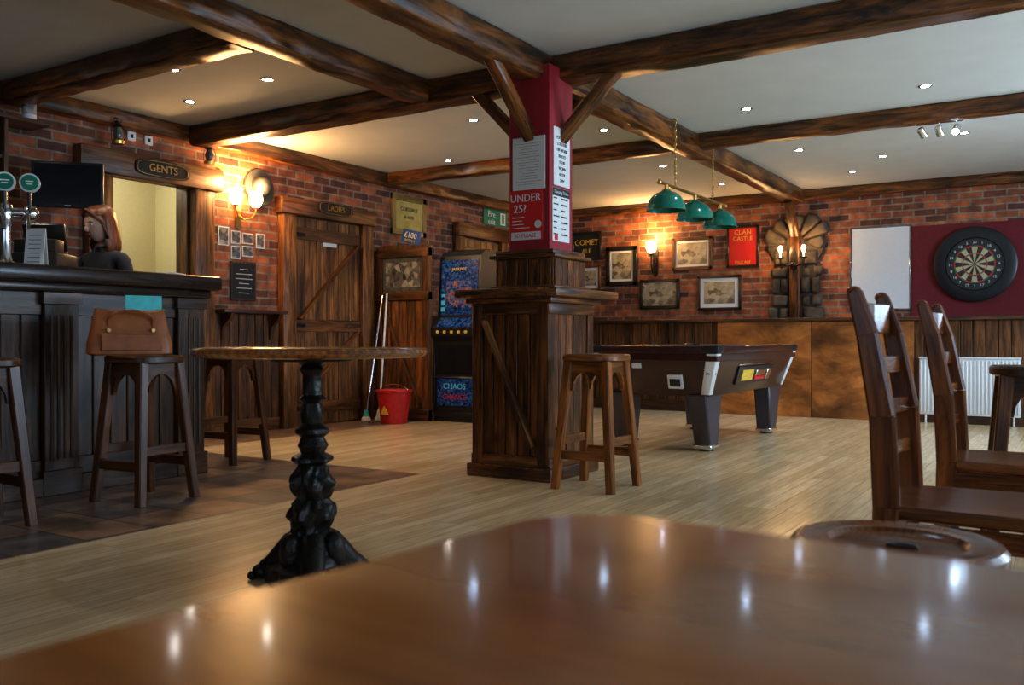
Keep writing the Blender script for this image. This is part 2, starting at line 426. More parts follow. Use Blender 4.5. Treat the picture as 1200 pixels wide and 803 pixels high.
# ------------------------------------------------------------------ beams
def beam(name, p, q, w=.17, h=.15, segs=26, jit=.006):
    b = Bd(name); b.bar(p, q, w, h, M_beam, segs=segs, jit=jit); b.done(50)
zb = H-.085
beam('ceiling_beam', (-2.98, YF+.01, zb), (-2.98, YB-.13, zb), .19, .17, 70)
beam('ceiling_beam', (-3.97, YF+.01, zb+.005), (-3.97, 5.05, zb+.005), .17, .15, 40)
beam('ceiling_beam', (XL+.13, 5.16, zb+.002), (XR-.01, 5.14, zb+.002), .20, .165, 50)
beam('ceiling_beam', (XL+.13, 3.56, zb+.008), (-4.07, 3.56, zb+.008), .18, .15, 16)
beam('ceiling_beam', (XL+.13, 7.72, zb+.02), (XR-.01, 7.72, zb+.02), .13, .13, 50)
beam('ceiling_beam', (0.3, YF+.01, zb+.01), (0.3, 5.05, zb+.01), .17, .14, 34)
beam('trim_1', (XL+.065, YF+.01, H-.065), (XL+.065, YB-.01, H-.065), .12, .13, 70)
beam('trim_2', (XL+.13, YB-.065, H-.06), (XR-.01, YB-.065, H-.06), .12, .12, 44)

# ------------------------------------------------------------------ column, counter
cx, cy = -2.985, 5.075
b = Bd('support_column')
b.box((cx, cy, (1.43+2.60)/2), (.30, .30, 1.17), M_red, bev=.004)
z0, z1 = 2.15, 2.56
b.bar((cx, cy-.13, z0), (cx, cy-.60, z1), .080, .07, M_beam, segs=4, jit=.003)
b.bar((cx+.13, cy+.02, z0), (cx+.54, cy+.04, z1), .080, .07, M_beam, segs=4, jit=.003)
b.bar((cx-.13, cy+.02, z0), (cx-.54, cy+.04, z1), .080, .07, M_beam, segs=4, jit=.003)
b.bar((cx, cy+.13, z0), (cx, cy+.56, z1), .080, .07, M_beam, segs=4, jit=.003)
b.done()

def poster(name, face, c, w, h, base, fn):
    rz = 0 if face == 'f' else R(90)
    b = Bd(name, c, rz); b.box((0, -.003, 0), (w, .006, h), base, bev=.001); fn(b, w, h); return b.done()
yf = cy-.15; xf = cx+.15
poster('paper_notice', 'f', (cx-.0, yf, 1.985), .24, .335, M_paper, lambda b, w, h: b.lines(-w*.42, w*.42, -h*.42, h*.4, -.0065, 16, M_ink, .0015))
def f(b, w, h):
    b.text('UNDER', .068, (-.003, -.007, h*.34), M_white); b.text('25?', .072, (-.045, -.007, h*.13), M_white)
    b.lines(-w*.42, w*.2, -.09, .0, -.0065, 4, M_white, .005, False)
    b.box((0, -.007, -.13), (w*.9, .001, .05), M_white, bev=0); b.text('ID PLEASE', .035, (0, -.0075, -.13), M_redsign, .001)
    b.cyl((.09, -.006, -.06), (.09, -.009, -.06), .025, .025, M_white)
poster('age_check_poster', 'f', (cx-.02, yf, 1.655), .245, .32, M_redsign, f)
def f(b, w, h):
    for i, t in enumerate(['NO', 'FOOTBALL', 'COLOURS', 'OR WORK', 'BOOTS', 'TO BE', 'WORN', 'AFTER', '7 PM']):
        b.text(t, .028, (0, -.007, h*.43-i*h*.105), M_ink, .001)
poster('dress_code_notice', 'r', (xf, cy-.0, 2.03), .21, .37, M_paper, f)
def f(b, w, h):
    b.box((0, -.0065, h*.42), (w, .001, h*.15), M_ink, bev=0); b.text('Opening Times', .03, (0, -.0075, h*.42), M_white, .001)
    for i in range(7):
        b.lines(-w*.45, -w*.08, h*.32-i*.038-.012, h*.32-i*.038, -.0065, 1, M_ink, .008, False)
        b.lines(.0, w*.42, h*.32-i*.038-.012, h*.32-i*.038, -.0065, 1, M_ink, .010, False)
    b.box((-w*.3, -.0065, -h*.43), (w*.2, .001, h*.1), M_redsign, bev=0)
poster('opening_times_sign', 'r', (xf, cy-.01, 1.66), .22, .34, M_paper, f)

b = Bd('column_counter')
x0, x1, y0, y1 = -3.29, -2.74, 4.75, 5.32
b.b2((x0+.03, y0+.03, 0), (x1-.03, y1-.03, 1.09), M_pineD, bev=0)
def plankface(b, a0, a1, z0, z1, fix, axis, sign, n, mat, th=.02):
    w = (a1-a0)/n
    for i in range(n):
        p, q = a0+i*w+.003, a0+(i+1)*w-.003
        if axis == 'x': b.b2((p, fix, z0), (q, fix+sign*th, z1), mat, bev=.005, long=(0, 0, 1))
        else: b.b2((fix, p, z0), (fix+sign*th, q, z1), mat, bev=.005, long=(0, 0, 1))
plankface(b, x0+.05, x1-.05, .1, 1.06, y0+.03, 'x', -1, 5, M_counter)
plankface(b, x0+.05, x1-.05, .1, 1.06, y1-.03, 'x', 1, 5, M_counter)
plankface(b, y0+.05, y1-.05, .1, 1.06, x1-.03, 'y', 1, 5, M_counter)
plankface(b, y0+.05, y1-.05, .1, 1.06, x0+.03, 'y', -1, 5, M_counter)
for xx in (x0+.035, x1-.035):
    for yy in (y0+.025, y1-.025): b.box((xx, yy, .55), (.08, .08, 1.08), M_counter)
for zz, hh, e in ((.04, .08, .035), (.11, .07, .014), (1.055, .07, .012)):
    b.b2((x0-e, y0-e, zz-hh/2), (x1+e, y1+e, zz+hh/2), M_counter, bev=.008)
b.bar((x0+.09, y0-.006, .98), (x1-.10, y0-.006, .2), .02, .075, M_pine, up=(0, -1, 0))
b.b2((x0-.09, y0-.10, 1.125), (x1+.11, y1+.18, 1.18), M_counter, bev=.014)
b.b2((x0-.04, y0-.04, 1.09), (x1+.04, y1+.05, 1.125), M_counter, bev=.01)
b.b2((cx-.21, cy-.21, 1.18), (cx+.21, cy+.21, 1.38), M_counter, bev=.004)
for i in range(5):
    for s in (-1, 1):
        b.b2((cx-.20+i*.08, cy+s*.21, 1.2), (cx-.124+i*.08, cy+s*.222, 1.37), M_counter, long=(0, 0, 1))
        b.b2((cx+s*.21, cy-.20+i*.08, 1.2), (cx+s*.222, cy-.124+i*.08, 1.37), M_counter, long=(0, 0, 1))
b.b2((cx-.245, cy-.245, 1.375), (cx+.245, cy+.245, 1.40), M_counter, bev=.008)
b.b2((cx-.215, cy-.215, 1.40), (cx+.215, cy+.215, 1.43), M_counter, bev=.008)
b.b2((cx-.24, cy-.24, 1.18), (cx+.24, cy+.24, 1.205), M_counter, bev=.008)
b.done()

# ------------------------------------------------------------------ stools
def stool(name, loc, rz, mat, h=.78):
    b = Bd(name, (loc[0], loc[1], 0), rz)
    tb = bmesh.new(); n = 40
    prof = [(.93, h-.042), (1, h-.034), (1, h-.010), (.95, h)]
    rings = []
    for k, z in prof:
        ring = []
        for i in range(n):
            t = 2*math.pi*i/n; c, s_ = math.cos(t), math.sin(t); e = 3.6
            r = .175*k/((abs(c)**e+abs(s_)**e)**(1/e))
            ring.append(tb.verts.new((r*c, r*s_, z)))
        rings.append(ring)
    inner = [tb.verts.new((v.co.x*.6, v.co.y*.6, h-.008)) for v in rings[-1]]; rings.append(inner)
    for a, c in zip(rings, rings[1:]):
        for i in range(n): tb.faces.new([a[i], a[(i+1) % n], c[(i+1) % n], c[i]])
    tb.faces.new(rings[0][::-1]); tb.faces.new(rings[-1])
    b.merge(tb, mat, (1, 0, 0))
    zt = h-.042
    def L(t, sx, sy): k = .118+(.178-.118)*t; return (sx*k, sy*k, zt*(1-t))
    for sx in (-1, 1):
        for sy in (-1, 1):
            b.bar(L(1, sx, sy), L(0, sx, sy), .046, .046, mat, w2=.054, h2=.054, bev=.006, up=(0, 1, 0))
    for sgn in (-1, 1):
        w = .105; k = .11
        pts = [(-w, zt), (w, zt), (w+.012, zt-.17)]
        for i in range(9):
            t = i/8; pts.append(((w-.012)*math.cos(math.pi*t), zt-.17+.115*math.sin(math.pi*t)))
        pts.append((-w-.012, zt-.17))
        for rot in (0, 90):
            M = Matrix.Rotation(R(rot), 4, 'Z') @ Matrix.Translation((0, sgn*(k+.006), 0))
            b.prism(pts, -.012, .012, mat, M=M, long=(1, 0, 0))
        t = 1-.20/zt*1; k1 = .118+.06*t
        b.bar((-k1, sgn*k1, .20), (k1, sgn*k1, .20), .026, .05, mat)
        t = 1-.30/zt; k2 = .118+.06*t
        b.bar((sgn*k2, -k2, .28), (sgn*k2, k2, .28), .026, .05, mat)
    return b.done()
stool('bar_stool', (-2.41, 4.74), 0, M_stool)
stool('bar_stool', (-4.30, 3.08), R(4), M_stoolD)
stool('bar_stool', (-4.33, 2.20), R(-5), M_stoolD)
stool('bar_stool', (-5.12, 4.36), R(8), M_stoolD)
stool('bar_stool', (-.17, 4.42), R(8), M_stoolD, .755)

def lowstool(loc):
    h = .52
    b = Bd('low_round_stool', (*loc, 0), 0)
    b.lathe([(.145, h-.05), (.17, h-.045), (.178, h-.03), (.178, h-.012), (.17, h-.002), (.160, h), (.150, h-.004), (.118, h-.004), (.112, h-.011), (.106, h-.014), (.0, h-.014)], (0, 0, 0), M_chair, 48)
    b.ell((.01, 0, h-.012), (.028, .010, .006), M_black)
    for i in range(4):
        t = R(45+90*i); c, s = math.cos(t), math.sin(t)
        b.cyl((c*.17, s*.17, 0), (c*.11, s*.11, h-.045), .015, .02, M_chair)
        t2 = t+R(90); k = .14
        b.cyl((c*k, s*k, .22), (math.cos(t2)*k, math.sin(t2)*k, .22), .01, .01, M_chair, 10)
    b.done()
lowstool((-.278, 1.70))

# ------------------------------------------------------------------ chairs
def chair(loc, rz):
    b = Bd('ladderback_chair', (*loc, 0), rz); m = M_chair
    b.hull([(-.20, -.22, .43), (.20, -.22, .43), (.185, .20, .43), (-.185, .20, .43)], [(-.215, -.235, .465), (.215, -.235, .465), (.195, .215, .465), (-.195, .215, .465)], m, (0, 1, 0), bev=.01)
    for s in (-1, 1):
        pts = [(s*.185, .235, 0), (s*.182, .20, .28), (s*.18, .19, .46), (s*.18, .20, .68), (s*.18, .235, .88), (s*.18, .265, .985)]
        ws = [.038, .048, .062, .060, .050, .034]
        for i in range(5):
            b.bar(pts[i], pts[i+1], .036, ws[i], m, h2=ws[i+1], up=(0, 1, 0), bev=.006)
        b.ell((s*.18, .267, .985), (.018, .019, .016), m, 12, 8)
        b.bar((s*.19, -.205, 0), (s*.18, -.19, .435), .030, .030, m, w2=.042, h2=.042, up=(0, 1, 0), bev=.005)
        b.bar((s*.185, -.20, .22), (s*.183, .21, .22), .02, .03, m)
        b.bar((s*.182, -.195, .40), (s*.182, .2, .40), .02, .05, m)
    b.bar((-.185, -.2, .28), (.185, -.2, .28), .02, .03, m)
    b.bar((-.183, .21, .30), (.183, .21, .30), .02, .03, m)
    b.bar((-.18, -.195, .40), (.18, -.195, .40), .02, .05, m); b.bar((-.18, .195, .40), (.18, .195, .40), .02, .05, m)
    for z, hh, yy in ((.58, .038, .196), (.69, .042, .202), (.80, .048, .222), (.925, .08, .25)):
        prev = None
        for i in range(7):
            t = i/6; x = -.17+.34*t; p = (x, yy+.025*math.sin(math.pi*t), z)
            if prev: b.bar(prev, p, .018, hh, m, bev=.003)
            prev = p
    b.done()
chair((-.215, 2.53), R(90))
chair((-.195, 3.50), R(90))

# ------------------------------------------------------------------ foreground table
A0 = R(-5.8); dx = Vector((math.cos(A0), math.sin(A0))); dy = Vector((-math.sin(A0), math.cos(A0)))
corner = Vector((-.338, .622)); W, D = 1.5, .95
ctr = corner+dx*W/2-dy*D/2
b = Bd('varnished_pub_table', (ctr.x, ctr.y, 0), A0)
def rrect(w, d, r, n=12):
    P = []
    for sx, sy, a in ((1, 1, 0), (-1, 1, 90), (-1, -1, 180), (1, -1, 270)):
        for i in range(n+1):
            t = R(a+90*i/n); P.append((sx*(w/2-r)+r*math.cos(t), sy*(d/2-r)+r*math.sin(t)))
    return P
tb = bmesh.new(); rings = []
for ins, z in ((.012, .700), (0, .706), (0, .730), (.003, .737), (.007, .740)):
    rings.append([tb.verts.new((x, y, z)) for x, y in rrect(W-2*ins, D-2*ins, .07)])
for a, c in zip(rings, rings[1:]):
    n = len(a)
    for i in range(n): tb.faces.new([a[i], a[(i+1) % n], c[(i+1) % n], c[i]])
tb.faces.new(rings[0][::-1])
tb.faces.new([tb.verts.new(v.co) for v in rings[-1]])
b.merge(tb, M_ttop, (1, 0, 0))
for sx in (-1, 1):
    for sy in (-1, 1):
        b.lathe([(.022, 0), (.03, .03), (.026, .06), (.034, .2), (.04, .4), (.03, .43), (.042, .46), (.03, .49), (.04, .52), (.04, .70)], (sx*(W/2-.12), sy*(D/2-.12), 0), M_chair, 20)
    b.box((sx*(W/2-.12), 0, .66), (.025, D-.24, .08), M_chair)
    b.box((0, sx*(D/2-.12), .66), (W-.24, .025, .08), M_chair)
b.done()

# ------------------------------------------------------------------ cast iron table
px, py = -2.325, 2.345
b = Bd('cast_iron_pedestal_table', (px, py, 0), 0)
ht = .838
b.lathe([(.38, ht-.034), (.400, ht-.030), (.414, ht-.018), (.410, ht-.006), (.400, ht)], (0, 0, 0), M_ptop, 64)
b.lathe([(.14, ht-.048), (.15, ht-.034)], (0, 0, 0), M_iron, 24)
prof = [(.10, .09), (.095, .13), (.070, .165), (.062, .20), (.080, .235), (.072, .275), (.052, .30), (.066, .33), (.074, .36), (.058, .395), (.046, .42), (.068, .435), (.068, .45),
        (.042, .465), (.054, .49), (.040, .52), (.058, .535), (.058, .55), (.036, .57), (.040, .60), (.035, .64), (.050, .655), (.035, .67), (.032, .74), (.043, .76), (.034, .775), (.06, ht-.045)]
fine = []
for (r0, z0), (r1, z1) in zip(prof, prof[1:]):
    for k in range(3): t = k/3; fine.append((r0+(r1-r0)*t, z0+(z1-z0)*t))
fine.append(prof[-1])
b.lathe(fine, (0, 0, 0), M_iron, 48, mod=lambda t, z: 1+(.14 if z < .45 else .05)*math.sin(5*t+z*34)+(.08*math.sin(11*t-z*60) if z < .42 else 0))
for i in range(3):
    a = R(195+120*i); c, s = math.cos(a), math.sin(a)
    pts = [(0.03*c, .03*s, .15), (.08*c, .08*s, .13), (.125*c, .125*s, .085), (.16*c, .16*s, .05), (.19*c, .19*s, .035)]
    b.tube(pts, .052, M_iron, 12, r2=.036)
    b.ell((.20*c, .20*s, .028), (.042, .042, .028), M_iron, 14, 8)
    for k in (-1, 0, 1):
        aa = a+k*.14; b.ell((.23*math.cos(aa), .23*math.sin(aa), .016), (.017, .017, .016), M_iron, 8, 6)
    a2 = a+R(60); c2, s2 = math.cos(a2), math.sin(a2)
    b.ell((.085*c2, .085*s2, .12), (.042, .042, .07), M_iron, 12, 8)
b.lathe([(.155, .0), (.16, .03), (.15, .06), (.12, .075), (.11, .10), (.09, .12)], (0, 0, 0), M_iron, 36, mod=lambda t, z: 1+.10*math.cos(3*t-R(585))+.03*math.cos(12*t))
b.done()

# ------------------------------------------------------------------ bar
b = Bd('bar_counter')
b.b2((-5.38, -1.2, 0), (-4.88, 3.88, 1.15), M_bar, bev=0)
pil = [3.80, 2.93, 2.06, 1.19, .32, -.55]
for y in pil:
    b.b2((-4.88, y-.10, 0), (-4.83, y+.10, 1.13), M_bar)
    for k in range(4): b.cyl((-4.832, y-.057+k*.038, .2), (-4.832, y-.057+k*.038, 1.0), .011, .011, M_bar, 8)
    b.b2((-4.88, y-.115, 0), (-4.815, y+.115, .14), M_bar); b.b2((-4.88, y-.115, 1.06), (-4.815, y+.115, 1.13), M_bar)
for ya, yb in zip(pil[1:], pil):
    plankface(b, ya+.10, yb-.10, .12, 1.08, -4.88, 'y', 1, 6, M_bar, .012)
    b.b2((-4.88, ya+.1, .1), (-4.855, yb-.1, .2), M_bar); b.b2((-4.88, ya+.1, 1.0), (-4.855, yb-.1, 1.13), M_bar)
b.b2((-4.88, -1.2, 0), (-4.82, 3.88, .10), M_bar)
b.b2((-5.42, -1.2, 1.13), (-4.78, 3.92, 1.18), M_bartop, bev=.012)
b.b2((-5.46, -1.2, 1.18), (-4.72, 3.96, 1.27), M_bartop, bev=.02)
b.b2((-5.40, 3.88, 0), (-4.86, 3.90, 1.13), M_bar)
b.done()
XW = XL+.004
b = Bd('back_bar_cabinet')
b.b2((XW, -1.2, 0), (-6.12, 3.45, 1.0), M_oakd); b.b2((XW, -1.2, 1.0), (-6.08, 3.5, 1.04), M_bartop)
for z in (1.35, 1.75, 2.12): b.b2((XW, -1.2, z), (-6.34, 3.45, z+.03), M_oakd)
b.b2((XW, -1.2, 2.40), (-6.30, 3.75, 2.43), M_oakd)
for y in (-1.2, .3, 1.8, 3.42): b.b2((XW, y, 1.04), (-6.32, y+.03, 2.40), M_oakd)
b.b2((XW, -1.2, 1.04), (XL+.02, 3.45, 2.4), M_framed)
cab = b.done()
def bottles(b, x, y, z, h, m, capm=M_black, lab=M_label, r=.038):
    b.lathe([(r*.95, 0), (r, .01), (r, h*.6), (r*.8, h*.68), (r*.36, h*.76), (r*.34, h*.93)], (x, y, z), m, 16)
    b.lathe([(r*.4, h*.92), (r*.4, h)], (x, y, z), capm, 12)
    b.lathe([(r*1.02, h*.15), (r*1.02, h*.45)], (x, y, z), lab, 16, cap=False)
b = Bd('spirit_bottles')
for z in (1.38, 1.78, 2.15):
    for i in range(22):
        y = .4+i*.137
        if abs(y-1.8) < .06 or abs(y-.3) < .06: continue
        bottles(b, -6.43, y, z, random.uniform(.2, .24), random.choice([M_bottle1, M_bottle2, M_label, M_screen]))
o = b.done(); o.parent = cab
b = Bd('ceramic_bottle'); bottles(b, -6.36, 3.62, 2.43, .24, M_white, M_label, M_grey, .045); b.done()
b = Bd('bracket_shelf')
b.b2((XW, 3.78, 2.08), (-6.30, 4.12, 2.11), M_oakd)
for y in (3.85, 4.06): b.prism([(XW, 2.08), (-6.35, 2.08), (XW, 1.9)], y, y+.025, M_oakd)
b.done()
b = Bd('monitor_screen', (-6.15, 3.78, 1.97), R(50))
b.box((0, 0, 0), (.47, .035, .33), M_black, bev=.008); b.box((0, -.019, .005), (.43, .002, .28), M_screen, bev=0)
b.box((0, .04, 0), (.1, .05, .1), M_black); b.tube([(0, .06, 0), (-.02, .2, 0), (-.10, .36, 0)], .018, M_black)
b.box((0, -.02, -.15), (.04, .002, .006), M_white, bev=0)
b.done()
b = Bd('cash_till', (-5.20, 3.04, 1.27), R(215))
b.box((0, 0, .05), (.28, .28, .10), M_black, bev=.01)
b.box((0, .05, .13), (.24, .12, .10), M_black, bev=.01)
b.box((0, -.03, .20), (.24, .03, .17), M_black, rot=(R(-20), 0, 0), bev=.008)
b.box((0, -.047, .203), (.21, .002, .14), M_screen, rot=(R(-20), 0, 0), bev=0)
b.done()
b = Bd('menu_card', (-4.98, 2.87, 1.27), R(30))
b.hull([(-.055, -.03, 0), (.055, -.03, 0), (.055, -.025, 0), (-.055, -.025, 0)], [(-.055, 0, .22), (.055, 0, .22), (.055, .005, .22), (-.055, .005, .22)], M_paper, bev=0)
b.hull([(-.055, .03, 0), (.055, .03, 0), (.055, .025, 0), (-.055, .025, 0)], [(-.055, .006, .22), (.055, .006, .22), (.055, .0, .22), (-.055, .0, .22)], M_paper, bev=0)
for i in range(7): b.box((0, -.031+.03*(i*.025+.03)/.22, .03+i*.025), (.07, .002, .003), M_ink, bev=0)
b.done()
b = Bd('beer_tap_font', (-4.98, 2.70, 1.27), R(55))
b.lathe([(.06, 0), (.06, .015), (.035, .03), (.028, .06), (.026, .20), (.034, .24), (.04, .28), (.034, .33), (.0, .35)], (0, 0, 0), M_chrome, 28)
b.cyl((-.16, 0, .29), (.16, 0, .29), .028, .028, M_chrome, 20)
for x, m in ((-.12, M_green), (.0, M_cyan), (.12, M_green)):
    b.ell((x, 0, .29), (.045, .04, .045), M_chrome)
    b.tube([(x, -.03, .29), (x, -.09, .27), (x, -.11, .19)], .011, M_chrome, 10)
    b.cyl((x, -.05, .30), (x, -.06, .40), .008, .012, M_black, 10)
    b.cyl((x, -.02, .33), (x, -.02, .42), .01, .01, M_chrome, 10)
    b.cyl((x, .0, .455), (x, -.03, .455), .052, .052, M_white, 28)
    b.cyl((x, -.03, .455), (x, -.034, .455), .043, .043, m if x else M_greenS, 28)
    b.lines(x-.03, x+.03, .44, .47, -.035, 2, M_white, .006)
b.done()
b = Bd('newspaper', (-5.00, 3.62, 1.272), R(20))
b.box((0, 0, .004), (.34, .26, .008), M_paper, bev=.001); b.box((.03, .02, .011), (.30, .2, .006), M_paper, rot=(0, 0, .15), bev=.001)
b.box((-.02, -.03, .0145), (.12, .09, .001), M_grey, rot=(0, 0, .15), bev=0)
b.done()
b = Bd('leather_handbag', (-4.36, 3.03, .780), R(62))
def sect(z):
    t = z/.25
    return .215-.03*t, .078-.045*t
tb = bmesh.new(); rings = []
for z, k in ((0, .9), (.01, 1), (.06, 1.03), (.12, 1.0), (.18, .97), (.235, .95), (.25, .9)):
    w, d = sect(z); n = 32; ring = []
    for i in range(n):
        c_, s_ = math.cos(2*math.pi*i/n), math.sin(2*math.pi*i/n)
        x = w*k*(abs(c_)**.35)*math.copysign(1, c_)
        ring.append(tb.verts.new((x, d*k*(abs(s_)**.6)*math.copysign(1, s_), z-(z/.25)*.022*(1-(x/w)**2)*(1+.4*x/w))))
    rings.append(ring)
for a, c in zip(rings, rings[1:]):
    for i in range(32): tb.faces.new([a[i], a[(i+1) % 32], c[(i+1) % 32], c[i]])
tb.faces.new(rings[0][::-1]); tb.faces.new(rings[-1]); b.merge(tb, M_leather)
b.tube([(-.18, 0, .25), (-.09, 0, .236), (0, 0, .232), (.09, 0, .236), (.18, 0, .25)], .005, M_brass)
for s in (-1, 1):
    pts = [(-.11, s*.04, .14)]+[(-.11*math.cos(math.pi*i/10), s*(.05+.03*math.sin(math.pi*i/10)), .19+.05*math.sin(math.pi*i/10)) for i in range(11)]+[(.11, s*.04, .14)]
    b.tube(pts, .008, M_leather, 8)
    for x in (-.11, .11): b.cyl((x, s*.055, .135), (x, s*.068, .135), .010, .010, M_brass, 14)
    b.box((0, s*.074, .07), (.3, .012, .09), M_leather, bev=.005)
b.done()
b = Bd('turquoise_menu', (-4.435, 3.17, .780), R(75))
b.box((0, .004, .165), (.20, .006, .33), M_cyan, bev=0); b.box((0, 0, .165), (.20, .002, .33), M_cyan, bev=0)
b.done()

# ------------------------------------------------------------------ left wall doors, frames
def framebox(name, y0, y1, zt, pw, lint_h, over=.08, th=.09):
    b = Bd(name)
    b.b2((XW, y0, 0), (XL+th, y0+pw, zt), M_pine, bev=.01); b.b2((XW, y1-pw, 0), (XL+th, y1, zt), M_pine, bev=.01)
    b.b2((XW, y0-over, zt), (XL+th+.02, y1+over, zt+lint_h), M_pineD, bev=.015)
    return b
def planks_door(b, y0, y1, z1, mat=M_pine, n=6):
    w = (y1-y0)/n
    for i in range(n): b.b2((XW, y0+i*w+.002, .01), (XL+.035, y0+(i+1)*w-.002, z1), mat, bev=.005, long=(0, 0, 1))
    for z in (.18, 1.0, z1-.16): b.b2((XL+.035, y0+.01, z-.06), (XL+.058, y1-.01, z+.06), M_pineD, bev=.004)
    b.bar((XL+.047, y0+.06, .24), (XL+.047, y1-.06, .94), .02, .09, M_pineD, up=(1, 0, 0))
    b.bar((XL+.047, y0+.06, 1.06), (XL+.047, y1-.06, z1-.22), .02, .09, M_pineD, up=(1, 0, 0))
def sign(name, loc, w, h, t, ts=.09):
    b = Bd(name, loc, R(90))
    pts = []
    for i in range(24):
        a = 2*math.pi*i/24; c, s = math.cos(a), math.sin(a)
        pts.append((w/2*math.copysign(abs(c)**.6, c)*(1 if abs(s) < .9 else .9), h/2*math.copysign(abs(s)**.5, s)))
    b.prism(pts, -.018, 0, M_framed)
    b.tube([(x*.93, -.019, z*.86) for x, z in pts], .003, M_brass, 6, closed=True)
    b.text(t, ts, (0, -.02, 0), M_brass, .003)
    b.done()
b = framebox('door_frame_gents', 4.16, 5.36, 2.17, .21, .20)
b.b2((XL-.15, 4.33, 0), (XL, 4.39, GZ), M_pineD); b.b2((XL-.15, 5.13, 0), (XL, 5.17, GZ), M_pineD); b.done()
sign('gents_sign', (XL+.11, 4.80, 2.27), .52, .14, 'GENTS')
b = framebox('door_1', 6.17, 7.47, 2.08, .17, .16, .04); planks_door(b, 6.34, 7.30, 2.07)
b.tube([(XL+.05, 7.17, 1.0), (XL+.10, 7.17, 1.0), (XL+.10, 7.05, 1.0)], .010, M_chrome)
b.box((XL+.04, 7.17, 1.0), (.01, .04, .15), M_chrome)
b.box((XL+.037, 6.85, 1.86), (.003, .2, .10), M_paper, bev=0)
for z in (.18, 1.0, 1.9): b.box((XL+.062, 6.40, z), (.008, .16, .035), M_iron)
b.done()
sign('ladies_sign', (XL+.11, 6.85, 2.19), .50, .13, 'LADIES', .08)
b = framebox('door_2', 9.03, 10.17, 2.14, .15, .17, .008); planks_door(b, 9.18, 10.02, 2.12); b.done()
b = Bd('trim_3')
plankface(b, 5.37, 6.16, .0, 1.10, XW, 'y', 1, 8, M_pineD, .03)
b.b2((XW, 5.37, 0), (XL+.045, 6.16, .12), M_pineD)
b.b2((XW, 5.37, 1.10), (XL+.20, 6.12, 1.135), M_oakd, bev=.008)
for y in (5.48, 6.05): b.prism([(XL+.03, 1.10), (XL+.18, 1.10), (XL+.16, 1.05), (XL+.07, .98), (XL+.05, .86), (XL+.03, .86)], y-.02, y+.02, M_oakd)
b.done()
b = Bd('trim_4'); plankface(b, 7.65, 8.91, 0, 1.10, XW, 'y', 1, 11, M_pineD, .025); b.b2((XW, 7.65, 1.10), (XL+.06, 8.91, 1.14), M_oakd); b.done()

def picture(name, face, c, w, h, fm, im, fw=.04, mat_w=0, txt=None, tcol=None):
    loc = (XL, c[0], c[1]) if face == 'L' else (c[0], YB, c[1])
    b = Bd(name, loc, R(90) if face == 'L' else 0)
    b.box((0, -.010, 0), (w-.01, .014, h-.01), M_framed, bev=0)
    for s in (-1, 1):
        b.box((s*(w/2-fw/2), -.019, 0), (fw, .034, h), fm, bev=.006)
        b.box((0, -.019, s*(h/2-fw/2)), (w, .034, fw), fm, bev=.006)
    if mat_w:
        b.box((0, -.017, 0), (w-2*fw, .004, h-2*fw), M_paper, bev=0)
    b.box((0, -.020, 0), (w-2*fw-2*mat_w, .004, h-2*fw-2*mat_w), im, bev=0)
    if txt:
        for t, size, z in txt: b.text(t, size, (0, -.024, z), tcol, .001)
    return b.done()
picture('gilt_framed_print', 'L', (8.16, 2.28), .62, .46, M_frameg, M_yel, .07, 0, [('CORDIALS', .065, .07), ('& ALES', .055, -.02)], M_ink)
for y, z, w, h in ((5.52, 1.80, .12, .17), (5.66, 1.80, .11, .12), (5.66, 1.66, .11, .12), (5.80, 1.80, .13, .1), (5.80, 1.68, .13, .1), (5.95, 1.79, .1, .14)):
    b = Bd('pinned_photo', (XL, y, z), R(90)); b.box((0, -.005, 0), (w, .006, h), M_paper, bev=0); b.box((0, -.009, 0), (w-.02, .002, h-.02), M_grey, bev=0); b.done()
b = Bd('chalkboard', (XL, 5.74, 1.40), R(90))
b.box((0, -.012, 0), (.30, .02, .36), M_oakd, bev=.004); b.box((0, -.023, 0), (.26, .003, .32), M_slate, bev=0)
b.lines(-.11, .11, -.13, .13, -.0255, 6, M_paper, .006); b.done()
for y, z in ((4.58, 2.52), (4.74, 2.515)):
    b = Bd('power_socket', (XL, y, z), R(90)); b.box((0, -.012, 0), (.075, .02, .075), M_white); b.box((0, -.024, 0), (.02, .008, .03), M_black, bev=0); b.done()
def lantern(y, z):
    b = Bd('hanging_lantern', (XL, y, z), R(90))
    b.tube([(0, -.004, .12), (0, -.09, .13), (0, -.15, .10)], .006, M_iron)
    yy = -.16
    b.tube([(.035*math.cos(t), yy, .075+.03*math.sin(t)) for t in [math.pi*i/8 for i in range(9)]], .003, M_iron, 6)
    b.lathe([(.045, -.10), (.048, -.075), (.03, -.06)], (0, yy, 0), M_brass, 16)
    b.lathe([(.026, -.06), (.04, -.02), (.026, .03)], (0, yy, 0), M_glass, 16)
    b.lathe([(.03, .03), (.045, .035), (.02, .065), (.022, .08), (.0, .085)], (0, yy, 0), M_iron, 16)
    for k in range(4):
        a = R(45+90*k); b.tube([(.046*math.cos(a), yy+.046*math.sin(a), -.07), (.05*math.cos(a), yy+.05*math.sin(a), 0), (.03*math.cos(a), yy+.03*math.sin(a), .05)], .003, M_iron, 6)
    b.done()
lantern(5.24, 2.48); lantern(4.36, 2.50)
b = Bd('bowler_hat', (XL, 5.93, 2.29), R(90))
b.lathe([(.085, .003), (.165, .006), (.178, .023), (.172, .031), (.12, .019), (.10, .023), (.098, .063), (.088, .103), (.06, .128), (0, .138)], (0, 0, 0), M_ink, 36, axis=(0, -1, .1))
b.done()
b = Bd('horseshoe', (XL, 5.47, 2.34), R(90))
b.tube([(.04*math.cos(t), -.014, .05*math.sin(t)) for t in [R(-60+300*i/14) for i in range(15)]], .008, M_iron); b.done()

